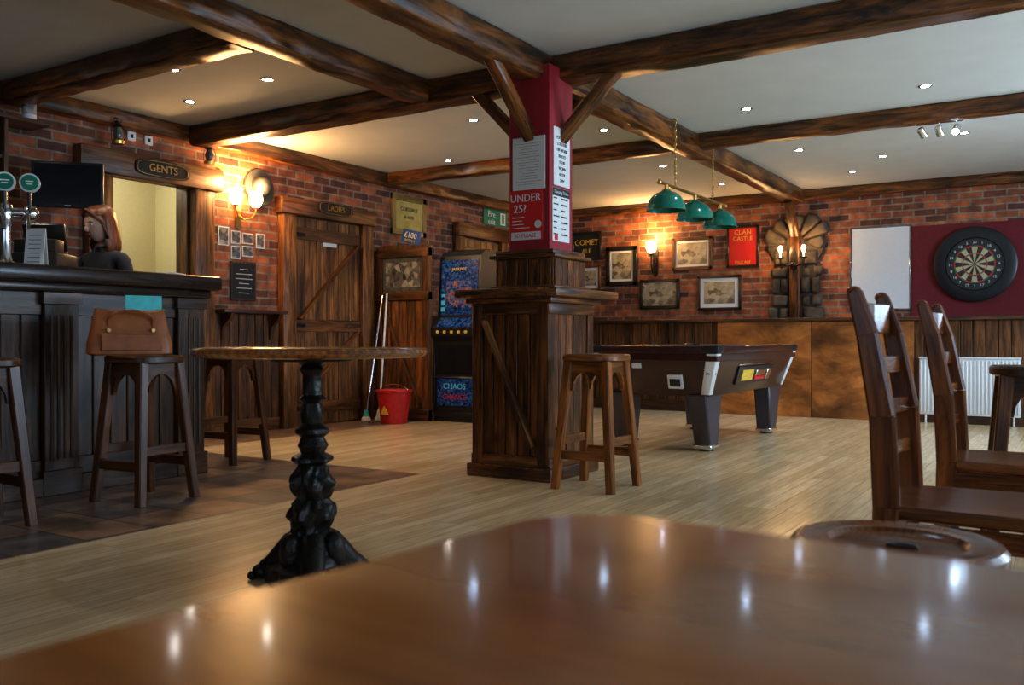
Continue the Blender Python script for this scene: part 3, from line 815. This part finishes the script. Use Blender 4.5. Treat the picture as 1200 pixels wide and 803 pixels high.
WARM = (1, .58, .24)
def walllamp(name, loc, rz, kind, e):
    b = Bd(name, loc, rz)
    if kind == 'bell2':
        b.prism([(-.03, -.16), (0, -.19), (.03, -.16), (.035, .1), (0, .15), (-.035, .1)], -.017, -.002, M_brass)
        pos = []
        for s in (-1, 1):
            pts = [(0, -.015, -.05), (s*.03, -.07, -.10), (s*.08, -.11, -.08), (s*.115, -.12, -.02), (s*.115, -.12, .01)]
            b.tube(pts, .008, M_brass); b.lathe([(.022, 0), (.026, .02)], (s*.115, -.12, .005), M_brass, 14)
            b.lathe([(.028, .02), (.045, .04), (.062, .08), (.062, .11), (.05, .14), (.066, .165)], (s*.115, -.12, 0), M_warm, 24, cap=False)
            b.ell((s*.115, -.12, .07), (.022, .022, .035), M_flame, 12, 8); pos.append((s*.115, -.17, .22))
        b.tube([(0, -.02, .1), (0, -.05, .2), (.02, -.03, .26)], .006, M_brass)
    elif kind == 'candle2':
        b.prism([(-.04, -.14), (0, -.17), (.04, -.14), (.04, .06), (0, .12), (-.04, .06)], -.015, 0, M_iron)
        b.tube([(-.16, -.02, -.12), (-.07, -.04, -.08), (0, -.03, -.1), (.07, -.04, -.08), (.16, -.02, -.12)], .010, M_iron)
        pos = []
        for s in (-1, 1):
            b.tube([(0, -.015, -.06), (s*.06, -.08, -.10), (s*.14, -.10, -.06), (s*.14, -.10, -.01)], .011, M_iron)
            b.lathe([(.01, -.02), (.04, -.01), (.045, 0)], (s*.14, -.10, 0), M_iron, 16)
            b.cyl((s*.14, -.10, 0), (s*.14, -.10, .06), .012, .012, M_paper, 12)
            b.ell((s*.14, -.10, .10), (.024, .024, .045), M_flame, 12, 8); pos.append((s*.14, -.17, .12))
    else:
        b.prism([(-.035, -.32), (0, -.36), (.035, -.32), (.035, .0), (0, .05), (-.035, .0)], -.022, -.002, M_iron)
        b.tube([(0, -.02, -.30), (0, -.10, -.30), (0, -.15, -.22), (0, -.15, -.08)], .010, M_iron)
        b.tube([(0, -.02, -.12), (.03, -.07, -.18), (0, -.12, -.14)], .006, M_iron)
        b.lathe([(.015, -.08), (.035, -.06), (.035, -.05)], (0, -.15, 0), M_iron, 16)
        b.lathe([(.03, -.05), (.055, -.02), (.072, .03), (.06, .07), (.075, .10)], (0, -.15, 0), M_warm, 24, cap=False)
        b.ell((0, -.15, .01), (.025, .025, .04), M_flame, 12, 8); pos = [(0, -.20, .15)]
    o = b.done()
    for p in pos:
        w = Matrix.Translation(loc) @ Matrix.Rotation(rz, 4, 'Z') @ Vector(p)
        light('lamp_bulb', 'POINT', w, e, WARM, parent=o, shadow_soft_size=.04)
walllamp('twin_arm_sconce', (XL, 5.68, 2.06), R(90), 'bell2', 32)
walllamp('lantern_sconce', (-4.88, YB, 2.06), 0, 'single', 28)

def partition(name, x0, x1, y, zt, zmid):
    b = Bd(name)
    b.b2((x0, y, 0), (x0+.09, y+.07, zt), M_pineD, bev=.006); b.b2((x1-.09, y, 0), (x1, y+.07, zt), M_pineD, bev=.006)
    b.b2((x0, y-.01, zt-.09), (x1, y+.08, zt), M_pineD, bev=.006); b.b2((x0, y-.01, zmid-.06), (x1, y+.08, zmid+.03), M_pineD, bev=.006)
    b.b2((x0, y-.01, 0), (x1, y+.08, .12), M_pineD, bev=.006)
    b.b2((x0+.09, y+.03, zmid+.03), (x1-.09, y+.04, zt-.09), M_glass, bev=0)
    b.b2((x0+.13, y+.026, zmid+.08), (x1-.13, y+.03, zt-.14), M_grey, bev=0)
    plankface(b, x0+.09, x1-.09, .12, zmid-.06, y+.05, 'x', -1, 5, M_pine, .025)
    b.bar((x0+.12, y+.015, zmid-.12), (x1-.12, y+.015, .18), .02, .07, M_pineD, up=(0, -1, 0))
    b.prism([(x0+.0, zt), (x1, zt), (x1, zt+.03), (x0+.1, zt+.05)], y, y+.07, M_pineD)
    b.done()
partition('glazed_partition', XL+.03, -5.82, 7.56, 1.83, 1.34)
partition('glazed_partition', XL+.03, -5.95, 8.92, 1.90, 1.38)
b = Bd('fruit_machine', (-5.545, 7.66, 0), 0)
w = .265
b.prism([(0, 0), (.62, 0), (.62, 1.80), (.18, 1.80), (.10, 1.74), (.06, 1.10), (-.06, .98), (-.06, .90), (0, .84)], -w, w, M_black, M=Matrix(((0, 1, 0, 0), (1, 0, 0, 0), (0, 0, 1, 0), (0, 0, 0, 1))), long=(0, 0, 1), bev=0)
b.hull([(-w+.03, .056, 1.12), (w-.03, .056, 1.12), (w-.03, .07, 1.12), (-w+.03, .07, 1.12)], [(-w+.03, .089, 1.70), (w-.03, .089, 1.70), (w-.03, .11, 1.70), (-w+.03, .11, 1.70)], M_blue2, bev=0)
b.hull([(-w+.10, .052, 1.20), (w-.10, .052, 1.20), (w-.10, .07, 1.20), (-w+.10, .07, 1.20)], [(-w+.10, .072, 1.48), (w-.10, .072, 1.48), (w-.10, .09, 1.48), (-w+.10, .09, 1.48)], M_blue, bev=0)
b.text('JACKPOT', .045, (0, .078, 1.60), M_glowy, .003)
for i in range(5):
    b.box((-.20, .058+.006*i, 1.18+i*.07), (.05, .006, .045), M_glowc, bev=0); b.box((.20, .058+.006*i, 1.18+i*.07), (.05, .006, .045), M_glowy, bev=0)
b.hull([(-w+.05, -.055, .99), (w-.05, -.055, .99), (w-.05, -.04, .985), (-w+.05, -.04, .985)], [(-w+.05, .045, 1.09), (w-.05, .045, 1.09), (w-.05, .05, 1.085), (-w+.05, .05, 1.085)], M_blue2, bev=0)
for i in range(5): b.cyl((-.18+.09*i, -.055, .94), (-.18+.09*i, -.075, .94), .016, .016, M_glowy, 14)
b.b2((-w+.04, -.006, .50), (w-.04, .0, .80), M_screen, bev=0)
b.b2((-w+.04, -.010, .17), (w-.04, .0, .45), M_blue2, bev=0)
b.text('CHAOS', .085, (0, -.014, .37), M_glowc, .002); b.text('CHANCE', .075, (0, -.014, .26), M_redsign, .002)
b.b2((-w, -.02, .46), (w, 0, .475), M_chrome); b.b2((-w, -.02, .05), (w, 0, .10), M_black)
for s in (-1, 1): b.b2((s*w-.010, -.012, .1), (s*w+.008, .01, .86), M_black)
b.done()
b = Bd('jackpot_sign', (-6.08, 7.60, 1.872), R(0))
T_ = Matrix.Rotation(R(14), 4, 'Y')
b.box((0, 0, .085), (.25, .016, .145), M_signb, rot=(0, R(14), 0)); b.text('£100', .085, (0, -.011, .10), M_paper, .002, rot=T_)
b.text('JACKPOT', .035, (-.01, -.011, .045), M_yellow, .002, rot=T_)
b.done()
b = Bd('fire_exit_sign', (XL, 9.98, 2.46), R(90))
b.box((0, -.010, 0), (.56, .016, .22), M_green); b.text('Fire', .11, (-.10, -.020, .04), M_white, .002); b.text('exit', .11, (-.10, -.020, -.06), M_white, .002)
b.box((.17, -.020, 0), (.12, .002, .16), M_white, bev=0); b.box((.17, -.022, 0), (.05, .002, .12), M_green, bev=0); b.done()
b = Bd('mop_bucket', (-6.00, 7.22, 0), 0)
b.lathe([(.13, 0), (.135, .01), (.175, .32), (.188, .325), (.188, .345), (.172, .345), (.13, .03), (0, .025)], (0, 0, 0), M_redpl, 32)
b.tube([(.183*math.cos(t), 0, .33+.07*math.sin(t)) for t in [math.pi*i/12 for i in range(13)]], .004, M_chrome, 6)
b.lathe([(.168, .33), (.10, .24), (.05, .22)], (.0, 0, .01), M_redpl, 20, cap=False)
b.prism([(-.05, .10), (.05, .10), (0, .19)], -.160, -.145, M_yellow)
b.done()
for i, (p, q_, m) in enumerate((((-6.27, 7.30, .06), (-6.36, 7.535, 1.36), M_white), ((-6.38, 7.22, .06), (-6.42, 7.535, 1.34), M_cyan))):
    b = Bd('floor_mop'); b.tube([p, q_], .011, M_chrome if i else M_white, 10)
    P = Vector(p); b.cyl(P-Vector((0, 0, .02)), P+Vector((0, 0, .06)), .035, .02, m)
    for k in range(14):
        a = 2*math.pi*k/14; b.tube([P+Vector((.02*math.cos(a), .02*math.sin(a), 0)), P+Vector((.04*math.cos(a), .04*math.sin(a), -.03)), P+Vector((.045*math.cos(a), .045*math.sin(a), -.052))], .008, M_paper, 6)
    b.done()

# ------------------------------------------------------------------ back wall
YW = 10.25
b = Bd('wainscot_back')
b.b2((XL+.03, YW+.03, 0), (XR-.01, YB-.005, 1.06), M_oakd, bev=0)
plankface(b, XL+.03, XR-.01, .0, 1.06, YW+.03, 'x', -1, 80, M_pineD, .022)
b.b2((XL+.03, YW-.01, 0), (XR-.01, YW+.03, .13), M_oakd)
b.b2((XL+.03, YW-.06, 1.06), (XR-.01, YB-.005, 1.10), M_oakd, bev=.008)
SW = Matrix(((0, 1, 0, 0), (1, 0, 0, 0), (0, 0, 1, 0), (0, 0, 0, 1)))
for x in (-6.2, -5.2, -4.2, -.40, .6, 1.6): b.prism([(0, 1.06), (.05, 1.06), (.05, .80), (.03, .80)], x-.02, x+.02, M_oakd, M=Matrix.Translation((0, YW-.04, 0)) @ SW)
b.done()
b = Bd('plywood_panel')
b.b2((-3.62, YW-.035, 0), (-2.55, YW-.012, 1.055), M_ply, bev=.002, long=(1, 0, 0)); b.b2((-2.545, YW-.035, 0), (-1.50, YW-.012, 1.055), M_ply, bev=.002, long=(1, 0, 0))
b.done()
picture('framed_ale_sign', 'B', (-5.92, 2.17), .46, .40, M_framed, M_slate, .03, 0, [('COMET', .11, .05), ('ALE', .09, -.07)], M_yellow)
picture('framed_photograph', 'B', (-5.92, 1.72), .44, .36, M_frameb, M_sepia, .035, .04)
picture('framed_photograph', 'B', (-5.38, 1.87), .47, .54, M_framed, M_sepia, .06, .03)
picture('framed_photograph', 'B', (-4.82, 1.47), .57, .40, M_framed, M_sepia, .045, .0)
picture('framed_photograph', 'B', (-4.36, 1.99), .55, .43, M_frameb, M_sepia, .045, .03)
picture('framed_photograph', 'B', (-3.99, 1.465), .58, .45, M_framed, M_sepia, .035, .05)
picture('framed_castle_advert', 'B', (-3.68, 2.045), .42, .53, M_framed, M_redsign, .03, 0, [('CLAN', .085, .18), ('CASTLE', .075, .10), ('PALE ALE', .05, -.20)], M_yellow)
# stone feature: fan of radial stones above rough rubble, with a timber post up the middle
b = Bd('stone_pilaster')
ZC = 2.06; XC = -3.0
j = lambda a=.014: random.uniform(-a, a)
b.b2((XC-.24, YB-.06, 1.105), (XC+.24, YB-.004, ZC), M_mortar, bev=0)
b.lathe([(.34, 0), (.34, .05)], (XC, YB-.004, ZC), M_mortar, 28, axis=(0, -1, 0))
def stone(pl):
    d = random.uniform(.07, .12); n = len(pl)
    mx_ = sum(p[0] for p in pl)/n; mz_ = sum(p[1] for p in pl)/n
    P = [(x, YB-.004, z) for x, z in pl]
    Q = [(mx_+(x-mx_)*.84+j(), YB-d+j(), mz_+(z-mz_)*.84+j()) for x, z in pl]
    b.hull(P, Q, M_stone, bev=.022, seg=2)
a = -20
while a < 200:
    da = random.uniform(20, 38); da = min(da, 200-a) if 200-a > 12 else 200-a
    r0, r1 = .10+j(.02), random.uniform(.32, .43)
    a0_, a1_ = R(a+1), R(a+da-1); am = (a0_+a1_)/2
    stone([(XC+r0*math.cos(a0_), ZC+r0*math.sin(a0_)), (XC+r1*math.cos(a0_), ZC+r1*math.sin(a0_)), (XC+r1*1.05*math.cos(am), ZC+r1*1.05*math.sin(am)), (XC+r1*math.cos(a1_), ZC+r1*math.sin(a1_)), (XC+r0*math.cos(a1_), ZC+r0*math.sin(a1_))])
    a += da
z = 1.105
while z < ZC-.12:
    hh = min(random.uniform(.13, .22), ZC-.04-z)
    for xa, xb in ((XC-.33+j(.07), XC-.07), (XC+.07, XC+.33+j(.07))):
        sp_ = xa+(xb-xa)*random.uniform(.4, .6) if random.random() < .45 else None
        for u0, u1 in (((xa, sp_), (sp_, xb)) if sp_ else ((xa, xb),)):
            stone([(u0+.004+j(.01), z+.004), (u1-.004, z+.004+j(.008)), (u1-.004+j(.01), z+hh-.004), (u0+.004, z+hh-.004+j(.01))])
    z += hh
b.b2((XC-.06, YB-.138, 1.105), (XC+.06, YB-.01, 2.20), M_beam, bev=.01)
b.done(60)
walllamp('twin_candle_lamp', (XC, YB-.141, 1.86), 0, 'candle2', 8)
b = Bd('beam_brace'); b.bar((-2.98, YB-.18, 2.14), (-2.98, YB-.5, 2.51), .09, .09, M_beam, segs=4, jit=.003); b.done()
b = Bd('whiteboard', (-2.03, YB, 1.70), 0)
b.box((0, -.014, 0), (.66, .02, .98), M_white, bev=.003)
for s in (-1, 1): b.box((s*.325, -.016, 0), (.02, .028, .99), M_chrome); b.box((0, -.016, s*.485), (.66, .028, .02), M_chrome)
b.box((0, -.035, -.48), (.4, .05, .012), M_chrome); b.done()
b = Bd('dartboard_backing'); b.b2((-1.69, YB-.022, 1.105), (-.55, YB-.003, 2.17), M_redwall, bev=.003); b.done()
b = Bd('dartboard', (-1.03, YB-.022, 1.70), 0)
b.lathe([(.41, 0), (.42, .02), (.42, .06), (.40, .07), (.30, .065), (.295, .04)], (0, 0, 0), M_black, 60, axis=(0, -1, 0))
b.cyl((0, -.02, 0), (0, -.06, 0), .285, .285, M_ink, 60)
def wedge(r0, r1, a0, a1, mat, y):
    tb = bmesh.new(); n = 3; A = []; Bb = []
    for i in range(n+1):
        t = a0+(a1-a0)*i/n; A.append(tb.verts.new((r0*math.cos(t), y, r0*math.sin(t)))); Bb.append(tb.verts.new((r1*math.cos(t), y, r1*math.sin(t))))
    for i in range(n): tb.faces.new([A[i], A[i+1], Bb[i+1], Bb[i]])
    for fc in tb.faces:
        fc.normal_update()
        if fc.normal.y > 0: fc.normal_flip()
    b.merge(tb, mat)
for i in range(20):
    a0 = 2*math.pi*(i-.5)/20; a1 = a0+2*math.pi/20; e = i % 2
    mA = M_sisalw if e else M_ink; mB = M_bulls if e else M_redpl
    wedge(.02, .115, a0, a1, mA, -.0615); wedge(.115, .128, a0, a1, mB, -.0615); wedge(.128, .195, a0, a1, mA, -.0615); wedge(.195, .21, a0, a1, mB, -.0615)
    am = 2*math.pi*i/20; nums = [6, 13, 4, 18, 1, 20, 5, 12, 9, 14, 11, 8, 16, 7, 19, 3, 17, 2, 15, 10]
    b.text(str(nums[i]), .042, (.245*math.cos(am), -.062, .245*math.sin(am)), M_paper, .001)
b.cyl((0, -.058, 0), (0, -.063, 0), .02, .02, M_bulls, 16); b.cyl((0, -.06, 0), (0, -.0645, 0), .009, .009, M_redpl, 12)
b.done()
b = Bd('radiator', (-.98, YW-.012, 0), 0)
b.box((0, -.05, .38), (.92, .05, .58), M_white, bev=.01)
for i in range(26): b.box((-.44+i*.0352, -.08, .38), (.018, .018, .53), M_white, bev=.006)
b.box((0, -.055, .675), (.93, .08, .015), M_white)
for x in (-.40, .40): b.cyl((x, -.05, 0), (x, -.05, .12), .01, .01, M_white, 10); b.box((x, -.012, .38), (.04, .03, .3), M_white)
b.done()

# ------------------------------------------------------------------ pool table
b = Bd('pool_table', (0, 0, 0), 0)
x0, x1, y0, y1 = -3.36, -2.28, 6.45, 8.62
def rect(i, z): return [(x0+i, y0+i, z), (x1-i, y0+i, z), (x1-i, y1-i, z), (x0+i, y1-i, z)]
b.hull(rect(.11, .43), rect(.02, .72), M_pool, (0, 1, 0), bev=.006)
b.b2((x0+.01, y0+.01, .70), (x1-.01, y1-.01, .76), M_pool, bev=.006)
fr = .12
b.b2((x0, y0, .755), (x1, y0+fr, .815), M_pool, bev=.012); b.b2((x0, y1-fr, .755), (x1, y1, .815), M_pool, bev=.012)
b.b2((x0, y0, .755), (x0+fr, y1, .815), M_pool, bev=.012); b.b2((x1-fr, y0, .755), (x1, y1, .815), M_pool, bev=.012)
b.b2((x0+.1, y0+.1, .75), (x1-.1, y1-.1, .775), M_cloth, bev=0)
for xa, xb, ya, yb in ((x0+.12, x1-.12, y0+.12, y0+.16), (x0+.12, x1-.12, y1-.16, y1-.12)):
    b.b2((xa+.06, ya, .77), (xb-.06, yb, .80), M_cloth)
for xx in (x0+.12, x1-.16):
    b.b2((xx, y0+.2, .77), (xx+.04, (y0+y1)/2-.06, .80), M_cloth); b.b2((xx, (y0+y1)/2+.06, .77), (xx+.04, y1-.2, .80), M_cloth)
for xx in (x0+.1, x1-.1):
    for yy in (y0+.1, (y0+y1)/2, y1-.1): b.lathe([(.05, .60), (.05, .80), (.058, .817), (.062, .819)], (xx, yy, 0), M_black, 20)
for sx, xx in ((1, x0), (-1, x1)):
    for sy, yy in ((1, y0), (-1, y1)):
        a = .07
        b.hull([(xx+sx*.105, yy+sy*.105, .44), (xx+sx*(.105+a), yy+sy*.105, .44), (xx+sx*(.105+a), yy+sy*(.105+a), .44), (xx+sx*.105, yy+sy*(.105+a), .44)],
               [(xx+sx*.004, yy+sy*.004, .76), (xx+sx*(.004+a+.02), yy+sy*.004, .76), (xx+sx*(.004+a+.02), yy+sy*(.024+a), .76), (xx+sx*.004, yy+sy*(.024+a), .76)], M_white, bev=.006)
        b.box((xx+sx*.06, yy+sy*.06, .79), (.135, .135, .062), M_black, bev=.02)
        lx, ly = xx+sx*.20, yy+sy*.30
        b.hull([(lx-.065, ly-.085, .03), (lx+.065, ly-.085, .03), (lx+.065, ly+.085, .03), (lx-.065, ly+.085, .03)],
               [(lx-.075, ly-.18-sy*.03, .44), (lx+.075, ly-.18-sy*.03, .44), (lx+.075, ly+.18-sy*.03, .44), (lx-.075, ly+.18-sy*.03, .44)], M_leg, bev=.012)
        b.lathe([(.055, 0), (.055, .015), (.03, .03)], (lx, ly, 0), M_black, 16)
        b.box((lx, ly, .035), (.145, .19, .03), M_chrome, bev=.006)
def onside(y, z, dy, dz, mat, out=.012):
    off = .02+(.72-z)/.29*.09
    b.box((x1-off+out/2, y, z), (out, dy, dz), mat, rot=(0, R(17), 0), bev=.003)
onside(7.50, .575, .92, .15, M_black, .02); onside(7.27, .575, .28, .09, M_yellow, .030); onside(7.60, .59, .26, .05, M_chrome, .034)
onside(7.60, .545, .26, .03, M_redsign, .034); onside(7.84, .57, .10, .10, M_chrome, .030); onside(7.50, .66, .9, .012, M_chrome, .012)
def onend(x, z, dx_, dz, mat, out=.012):
    off = .02+(.72-z)/.29*.09
    b.box((x, y0+off-out/2, z), (dx_, out, dz), mat, rot=(R(17), 0, 0), bev=.003)
onend(-2.64, .54, .12, .11, M_white, .02); onend(-2.64, .535, .085, .06, M_black, .026); onend(-2.95, .66, .08, .04, M_white, .008)
b.done()

b = Bd('pool_table_light')
lx = -2.86; zbz = 2.12
b.cyl((lx, 6.72, zbz), (lx, 8.28, zbz), .014, .014, M_brass, 12)
for yy in (6.72, 8.28): b.ell((lx, yy, zbz), (.022, .022, .022), M_brass, 10, 8)
for yy in (6.86, 7.5, 8.14):
    b.cyl((lx, yy, zbz), (lx, yy, zbz-.06), .018, .018, M_brass, 12)
    b.lathe([(.03, 2.075), (.045, 2.06), (.085, 2.045), (.125, 2.01), (.15, 1.96), (.158, 1.91), (.165, 1.905), (.155, 1.905), (.146, 1.955), (.12, 2.0), (.08, 2.035), (.0, 2.05)], (lx, yy, 0), M_greenS, 36)
    b.ell((lx, yy, 1.97), (.03, .03, .04), M_paper, 12, 8)
for yy in (7.05, 7.95):
    z = zbz+.014; k = 0
    while z < H-.04:
        c = Vector((lx, yy, z+.016))
        ax = Vector((1, 0, 0)) if k % 2 else Vector((0, 1, 0))
        b.tube([c+ax*.009*math.cos(t)+Vector((0, 0, .019*math.sin(t))) for t in [2*math.pi*i/8 for i in range(8)]], .003, M_brass, 5, closed=True)
        z += .030; k += 1
    b.lathe([(.015, -.01), (.02, 0)], (lx, yy, H), M_brass, 12)
b.done()

# ------------------------------------------------------------------ downlights
dl = [(-5.2, 3.95, 1), (-5.80, 4.55, 1), (-4.85, 4.45, 1), (-5.48, 7.45, 1), (-3.54, 7.10, 0), (-2.26, 7.05, 0), (-.97, 7.10, 0), (-2.32, 8.85, 0),
      (-2.13, 10.3, 0), (-3.75, 8.9, 0), (-.9, 8.9, 0), (-5.1, 9.3, 0), (-4.3, 6.2, 0), (-3.6, 10.3, 0), (-4.9, 1.9, 1), (-5.85, 3.0, 1), (-1.4, 2.4, 0), (.9, 6.9, 0), (-1.7, 9.6, 0)]  # unseen one behind the bar is added to light the bartender
for x, y, wm in dl:
    b = Bd('recessed_downlight', (x, y, H), 0)
    b.lathe([(.03, -.004), (.045, -.006), (.048, 0)], (0, 0, 0), M_chrome, 24, cap=False)
    b.lathe([(.0, -.005), (.031, -.004)], (0, 0, 0), M_coldw if wm else M_cold, 24, cap=False)
    o = b.done()
    light('downlight_beam', 'SPOT', (x, y, H-.03), 27, (1, .88, .72) if wm else (.66, .82, 1), parent=o, spot_size=R(100), spot_blend=.7, shadow_soft_size=.03)
b = Bd('ceiling_spotlight_track', (-1.02, 8.25, H), 0)
b.box((0, 0, -.015), (.36, .05, .03), M_chrome, bev=.006)
for i, x in enumerate((-.13, 0, .13)):
    b.cyl((x, 0, -.03), (x, 0, -.07), .006, .006, M_chrome, 8)
    ax = Vector((.35-.2*i, .5 if i < 2 else -.7, -.7)).normalized(); p = Vector((x, 0, -.09))
    b.lathe([(.02, -.04), (.03, -.03), (.032, .045)], p, M_chrome, 18, axis=ax); b.lathe([(0, .046), (.027, .046)], p, M_cold, 18, axis=ax, cap=False)
b.done()

# ------------------------------------------------------------------ woman behind the bar
def woman(loc, rz, S=1.035):
    V = [(0, 0, .93, .135, .10), (0, 0, 1.06, .115, .085), (0, -.005, 1.22, .13, .10), (0, 0, 1.34, .12, .08), (0, .01, 1.43, .055, .05), (0, -.005, 1.50, .048, .048)]
    E = [(0, 1), (1, 2), (2, 3), (3, 4), (4, 5)]
    for s in (-1, 1):
        n = len(V)
        V += [(s*.155, .01, 1.385, .060, .055), (s*.20, .02, 1.14, .042, .042), (s*.13, -.16, 1.06, .028, .028), (s*.11, -.22, 1.05, .034, .018)]
        E += [(3, n), (n, n+1), (n+1, n+2), (n+2, n+3)]
        n = len(V)
        V += [(s*.085, 0, .84, .088, .088), (s*.095, -.01, .48, .056, .056), (s*.10, .02, .09, .036, .036), (s*.105, -.12, .035, .036, .03)]
        E += [(0, n), (n, n+1), (n+1, n+2), (n+2, n+3)]
    me = bpy.data.meshes.new('w'); me.from_pydata([v[:3] for v in V], E, []); ob = bpy.data.objects.new('w', me); bpy.context.collection.objects.link(ob)
    ob.modifiers.new('s', 'SKIN'); ob.modifiers.new('u', 'SUBSURF').levels = 2
    for i, v in enumerate(V): me.skin_vertices[0].data[i].radius = (v[3], v[4])
    me.skin_vertices[0].data[0].use_root = True
    dg = bpy.context.evaluated_depsgraph_get(); dg.update()
    me2 = bpy.data.meshes.new_from_object(ob.evaluated_get(dg))
    b = Bd('woman_bartender', loc, rz)
    tb = bmesh.new(); tb.from_mesh(me2)
    bpy.data.objects.remove(ob)
    def cat(c):
        if c.y < -.165 and c.z > .9: return M_skin
        if c.z > 1.455: return M_skin
        if c.z > .90: return M_top
        if c.z > .085: return M_trou
        return M_black
    b.mi(M_skin)
    fcs = [(f, cat(f.calc_center_median())) for f in tb.faces]
    vm = {v: b.bm.verts.new(v.co) for v in tb.verts}
    for f, m in fcs:
        nf = b.bm.faces.new([vm[v] for v in f.verts]); nf.smooth = True; nf.material_index = b.mi(m)
    tb.free()
    for s in (-1, 1):
        bx_, by_, bz_ = s*.11, -.235, 1.05
        for k in range(4):
            x = bx_+(k-1.5)*.018; ln = (.062, .072, .068, .052)[k if s > 0 else 3-k]
            b.tube([(x, by_, bz_), (x, by_-.015-ln*.45, bz_-.002), (x, by_-.015-ln*.8, bz_-.018), (x, by_-.015-ln*.95, bz_-.038)], .0085, M_skin, 8, r2=.0065)
        b.tube([(s*.09, by_+.04, bz_), (s*.065, by_+.01, bz_-.01), (s*.058, by_-.02, bz_-.02)], .010, M_skin, 8, r2=.007)
    T = Matrix.Translation((0, -.005, 1.50)) @ Matrix.Rotation(R(-10), 4, 'Z') @ Matrix.Rotation(R(12), 4, 'X')
    def put(fn):
        h = Bd('h'); fn(h); h.bm.normal_update()
        vm = {v: b.bm.verts.new(T @ v.co) for v in h.bm.verts}
        for f_ in h.bm.faces:
            nf = b.bm.faces.new([vm[v] for v in f_.verts]); nf.smooth = True; nf.material_index = b.mi(h.mats[f_.material_index])
            for l0, l1 in zip(f_.loops, nf.loops): l1[b.uv].uv = l0[h.uv].uv
        h.bm.free()
    def head(h):
        def f(c):
            k = 1-.28*max(0, -c.z)**1.5
            return Vector((c.x*k, c.y*(k*.9+.1)-.12*max(0, -c.z)*(1 if c.y < 0 else .2), c.z))
        h.ell((0, -.012, .105), (.074, .092, .115), M_skin, 28, 20, f)
        h.ell((0, -.108, .088), (.012, .018, .020), M_skin, 10, 8)
        h.ell((0, -.100, .103), (.008, .012, .022), M_skin, 10, 8)
        for s in (-1, 1):
            h.ell((s*.030, -.090, .113), (.013, .009, .008), M_paper, 10, 8); h.ell((s*.030, -.098, .113), (.006, .004, .006), M_ink, 8, 6)
            h.tube([(s*.015, -.098, .130), (s*.032, -.098, .134), (s*.048, -.088, .128)], .003, M_hair, 6)
            h.ell((s*.074, .0, .10), (.009, .018, .028), M_skin, 10, 8)
        h.ell((0, -.103, .052), (.022, .008, .006), M_lip, 12, 8); h.ell((0, -.101, .046), (.018, .008, .005), M_lip, 12, 8)
    put(head)
    def hair(h):
        prof = [(.002, .238), (.035, .235), (.060, .224), (.080, .203), (.091, .17), (.095, .13), (.096, .09), (.097, .05), (.098, .01), (.098, -.03), (.093, -.06), (.082, -.078)]
        seg = 48
        for lay, (dr, dz) in enumerate(((1.0, 0), (.93, -.004))):
            tb = bmesh.new(); rings = []
            for r, z in prof:
                ring = []
                for k in range(seg):
                    t = 2*math.pi*k/seg
                    st = 1+(.014*math.sin(t*13+z*20)+.008*math.sin(t*29))*(1 if r > .05 else 0)
                    rr = r*dr*st; yk = 1.14
                    ring.append(tb.verts.new((rr*math.cos(t)*.95, rr*math.sin(t)*yk+.010, z+dz+(.012*math.sin(t*7) if z < -.05 else 0))))
                rings.append(ring)
            for a, c in zip(rings, rings[1:]):
                for k in range(seg):
                    m = (a[k].co+c[(k+1) % seg].co)/2
                    if m.z < .172 and m.y < (-.022 if m.z > .02 else -.045): continue
                    tb.faces.new([a[k], a[(k+1) % seg], c[(k+1) % seg], c[k]])
            tb.faces.new(rings[0])
            bmesh.ops.recalc_face_normals(tb, faces=tb.faces)
            h.merge(tb, M_hair)
        for s in (-1, 1):
            for k in range(2):
                h.tube([(s*.004, -.086+.004*k, .215), (s*(.044+.006*k), -.090+.008*k, .184-.004*k), (s*(.078+.004*k), -.045+.008*k, .12), (s*.089, -.026+.008*k, .03-.02*k)], .008, M_hair, 6, r2=.006)
    put(hair)
    for v in b.bm.verts: v.co *= S
    return b.done(70)
woman((-5.76, 3.80, 0), R(14))

# ------------------------------------------------------------------ lights
world = bpy.data.worlds.new('overcast_sky'); scene.world = world; world.use_nodes = True
bg = world.node_tree.nodes['Background']; bg.inputs['Color'].default_value = (.55, .74, 1, 1); bg.inputs['Strength'].default_value = .8
DAY = (.56, .77, 1)
for (y0, y1), e in zip(wins, (35, 130, 250)):
    light('daylight_area', 'AREA', (XR+.2, (y0+y1)/2, 1.62), e, DAY, shape='RECTANGLE', size=1.3, size_y=y1-y0, rot=(0, R(90), 0))
light('daylight_area', 'AREA', (-.7, YF-.2, 1.6), 18, DAY, shape='RECTANGLE', size=4.5, size_y=1.35, rot=(R(90), 0, 0))  # fill lamp outside the added rear window
light('corridor_light', 'POINT', (-7.5, 4.9, 2.45), 30, (1, .93, .74), shadow_soft_size=.08)

# ------------------------------------------------------------------ camera
cam = bpy.data.cameras.new('camera'); co = bpy.data.objects.new('camera', cam); bpy.context.collection.objects.link(co)
co.location = (0, 0, .87); co.rotation_euler = (R(90-.243), 0, R(32.3))
cam.sensor_width = 23.6; cam.sensor_fit = 'HORIZONTAL'; cam.lens = 1060/1200*23.6; cam.clip_start = .02
cam.dof.use_dof = True; cam.dof.focus_distance = 6.5; cam.dof.aperture_fstop = 4.0
scene.camera = co
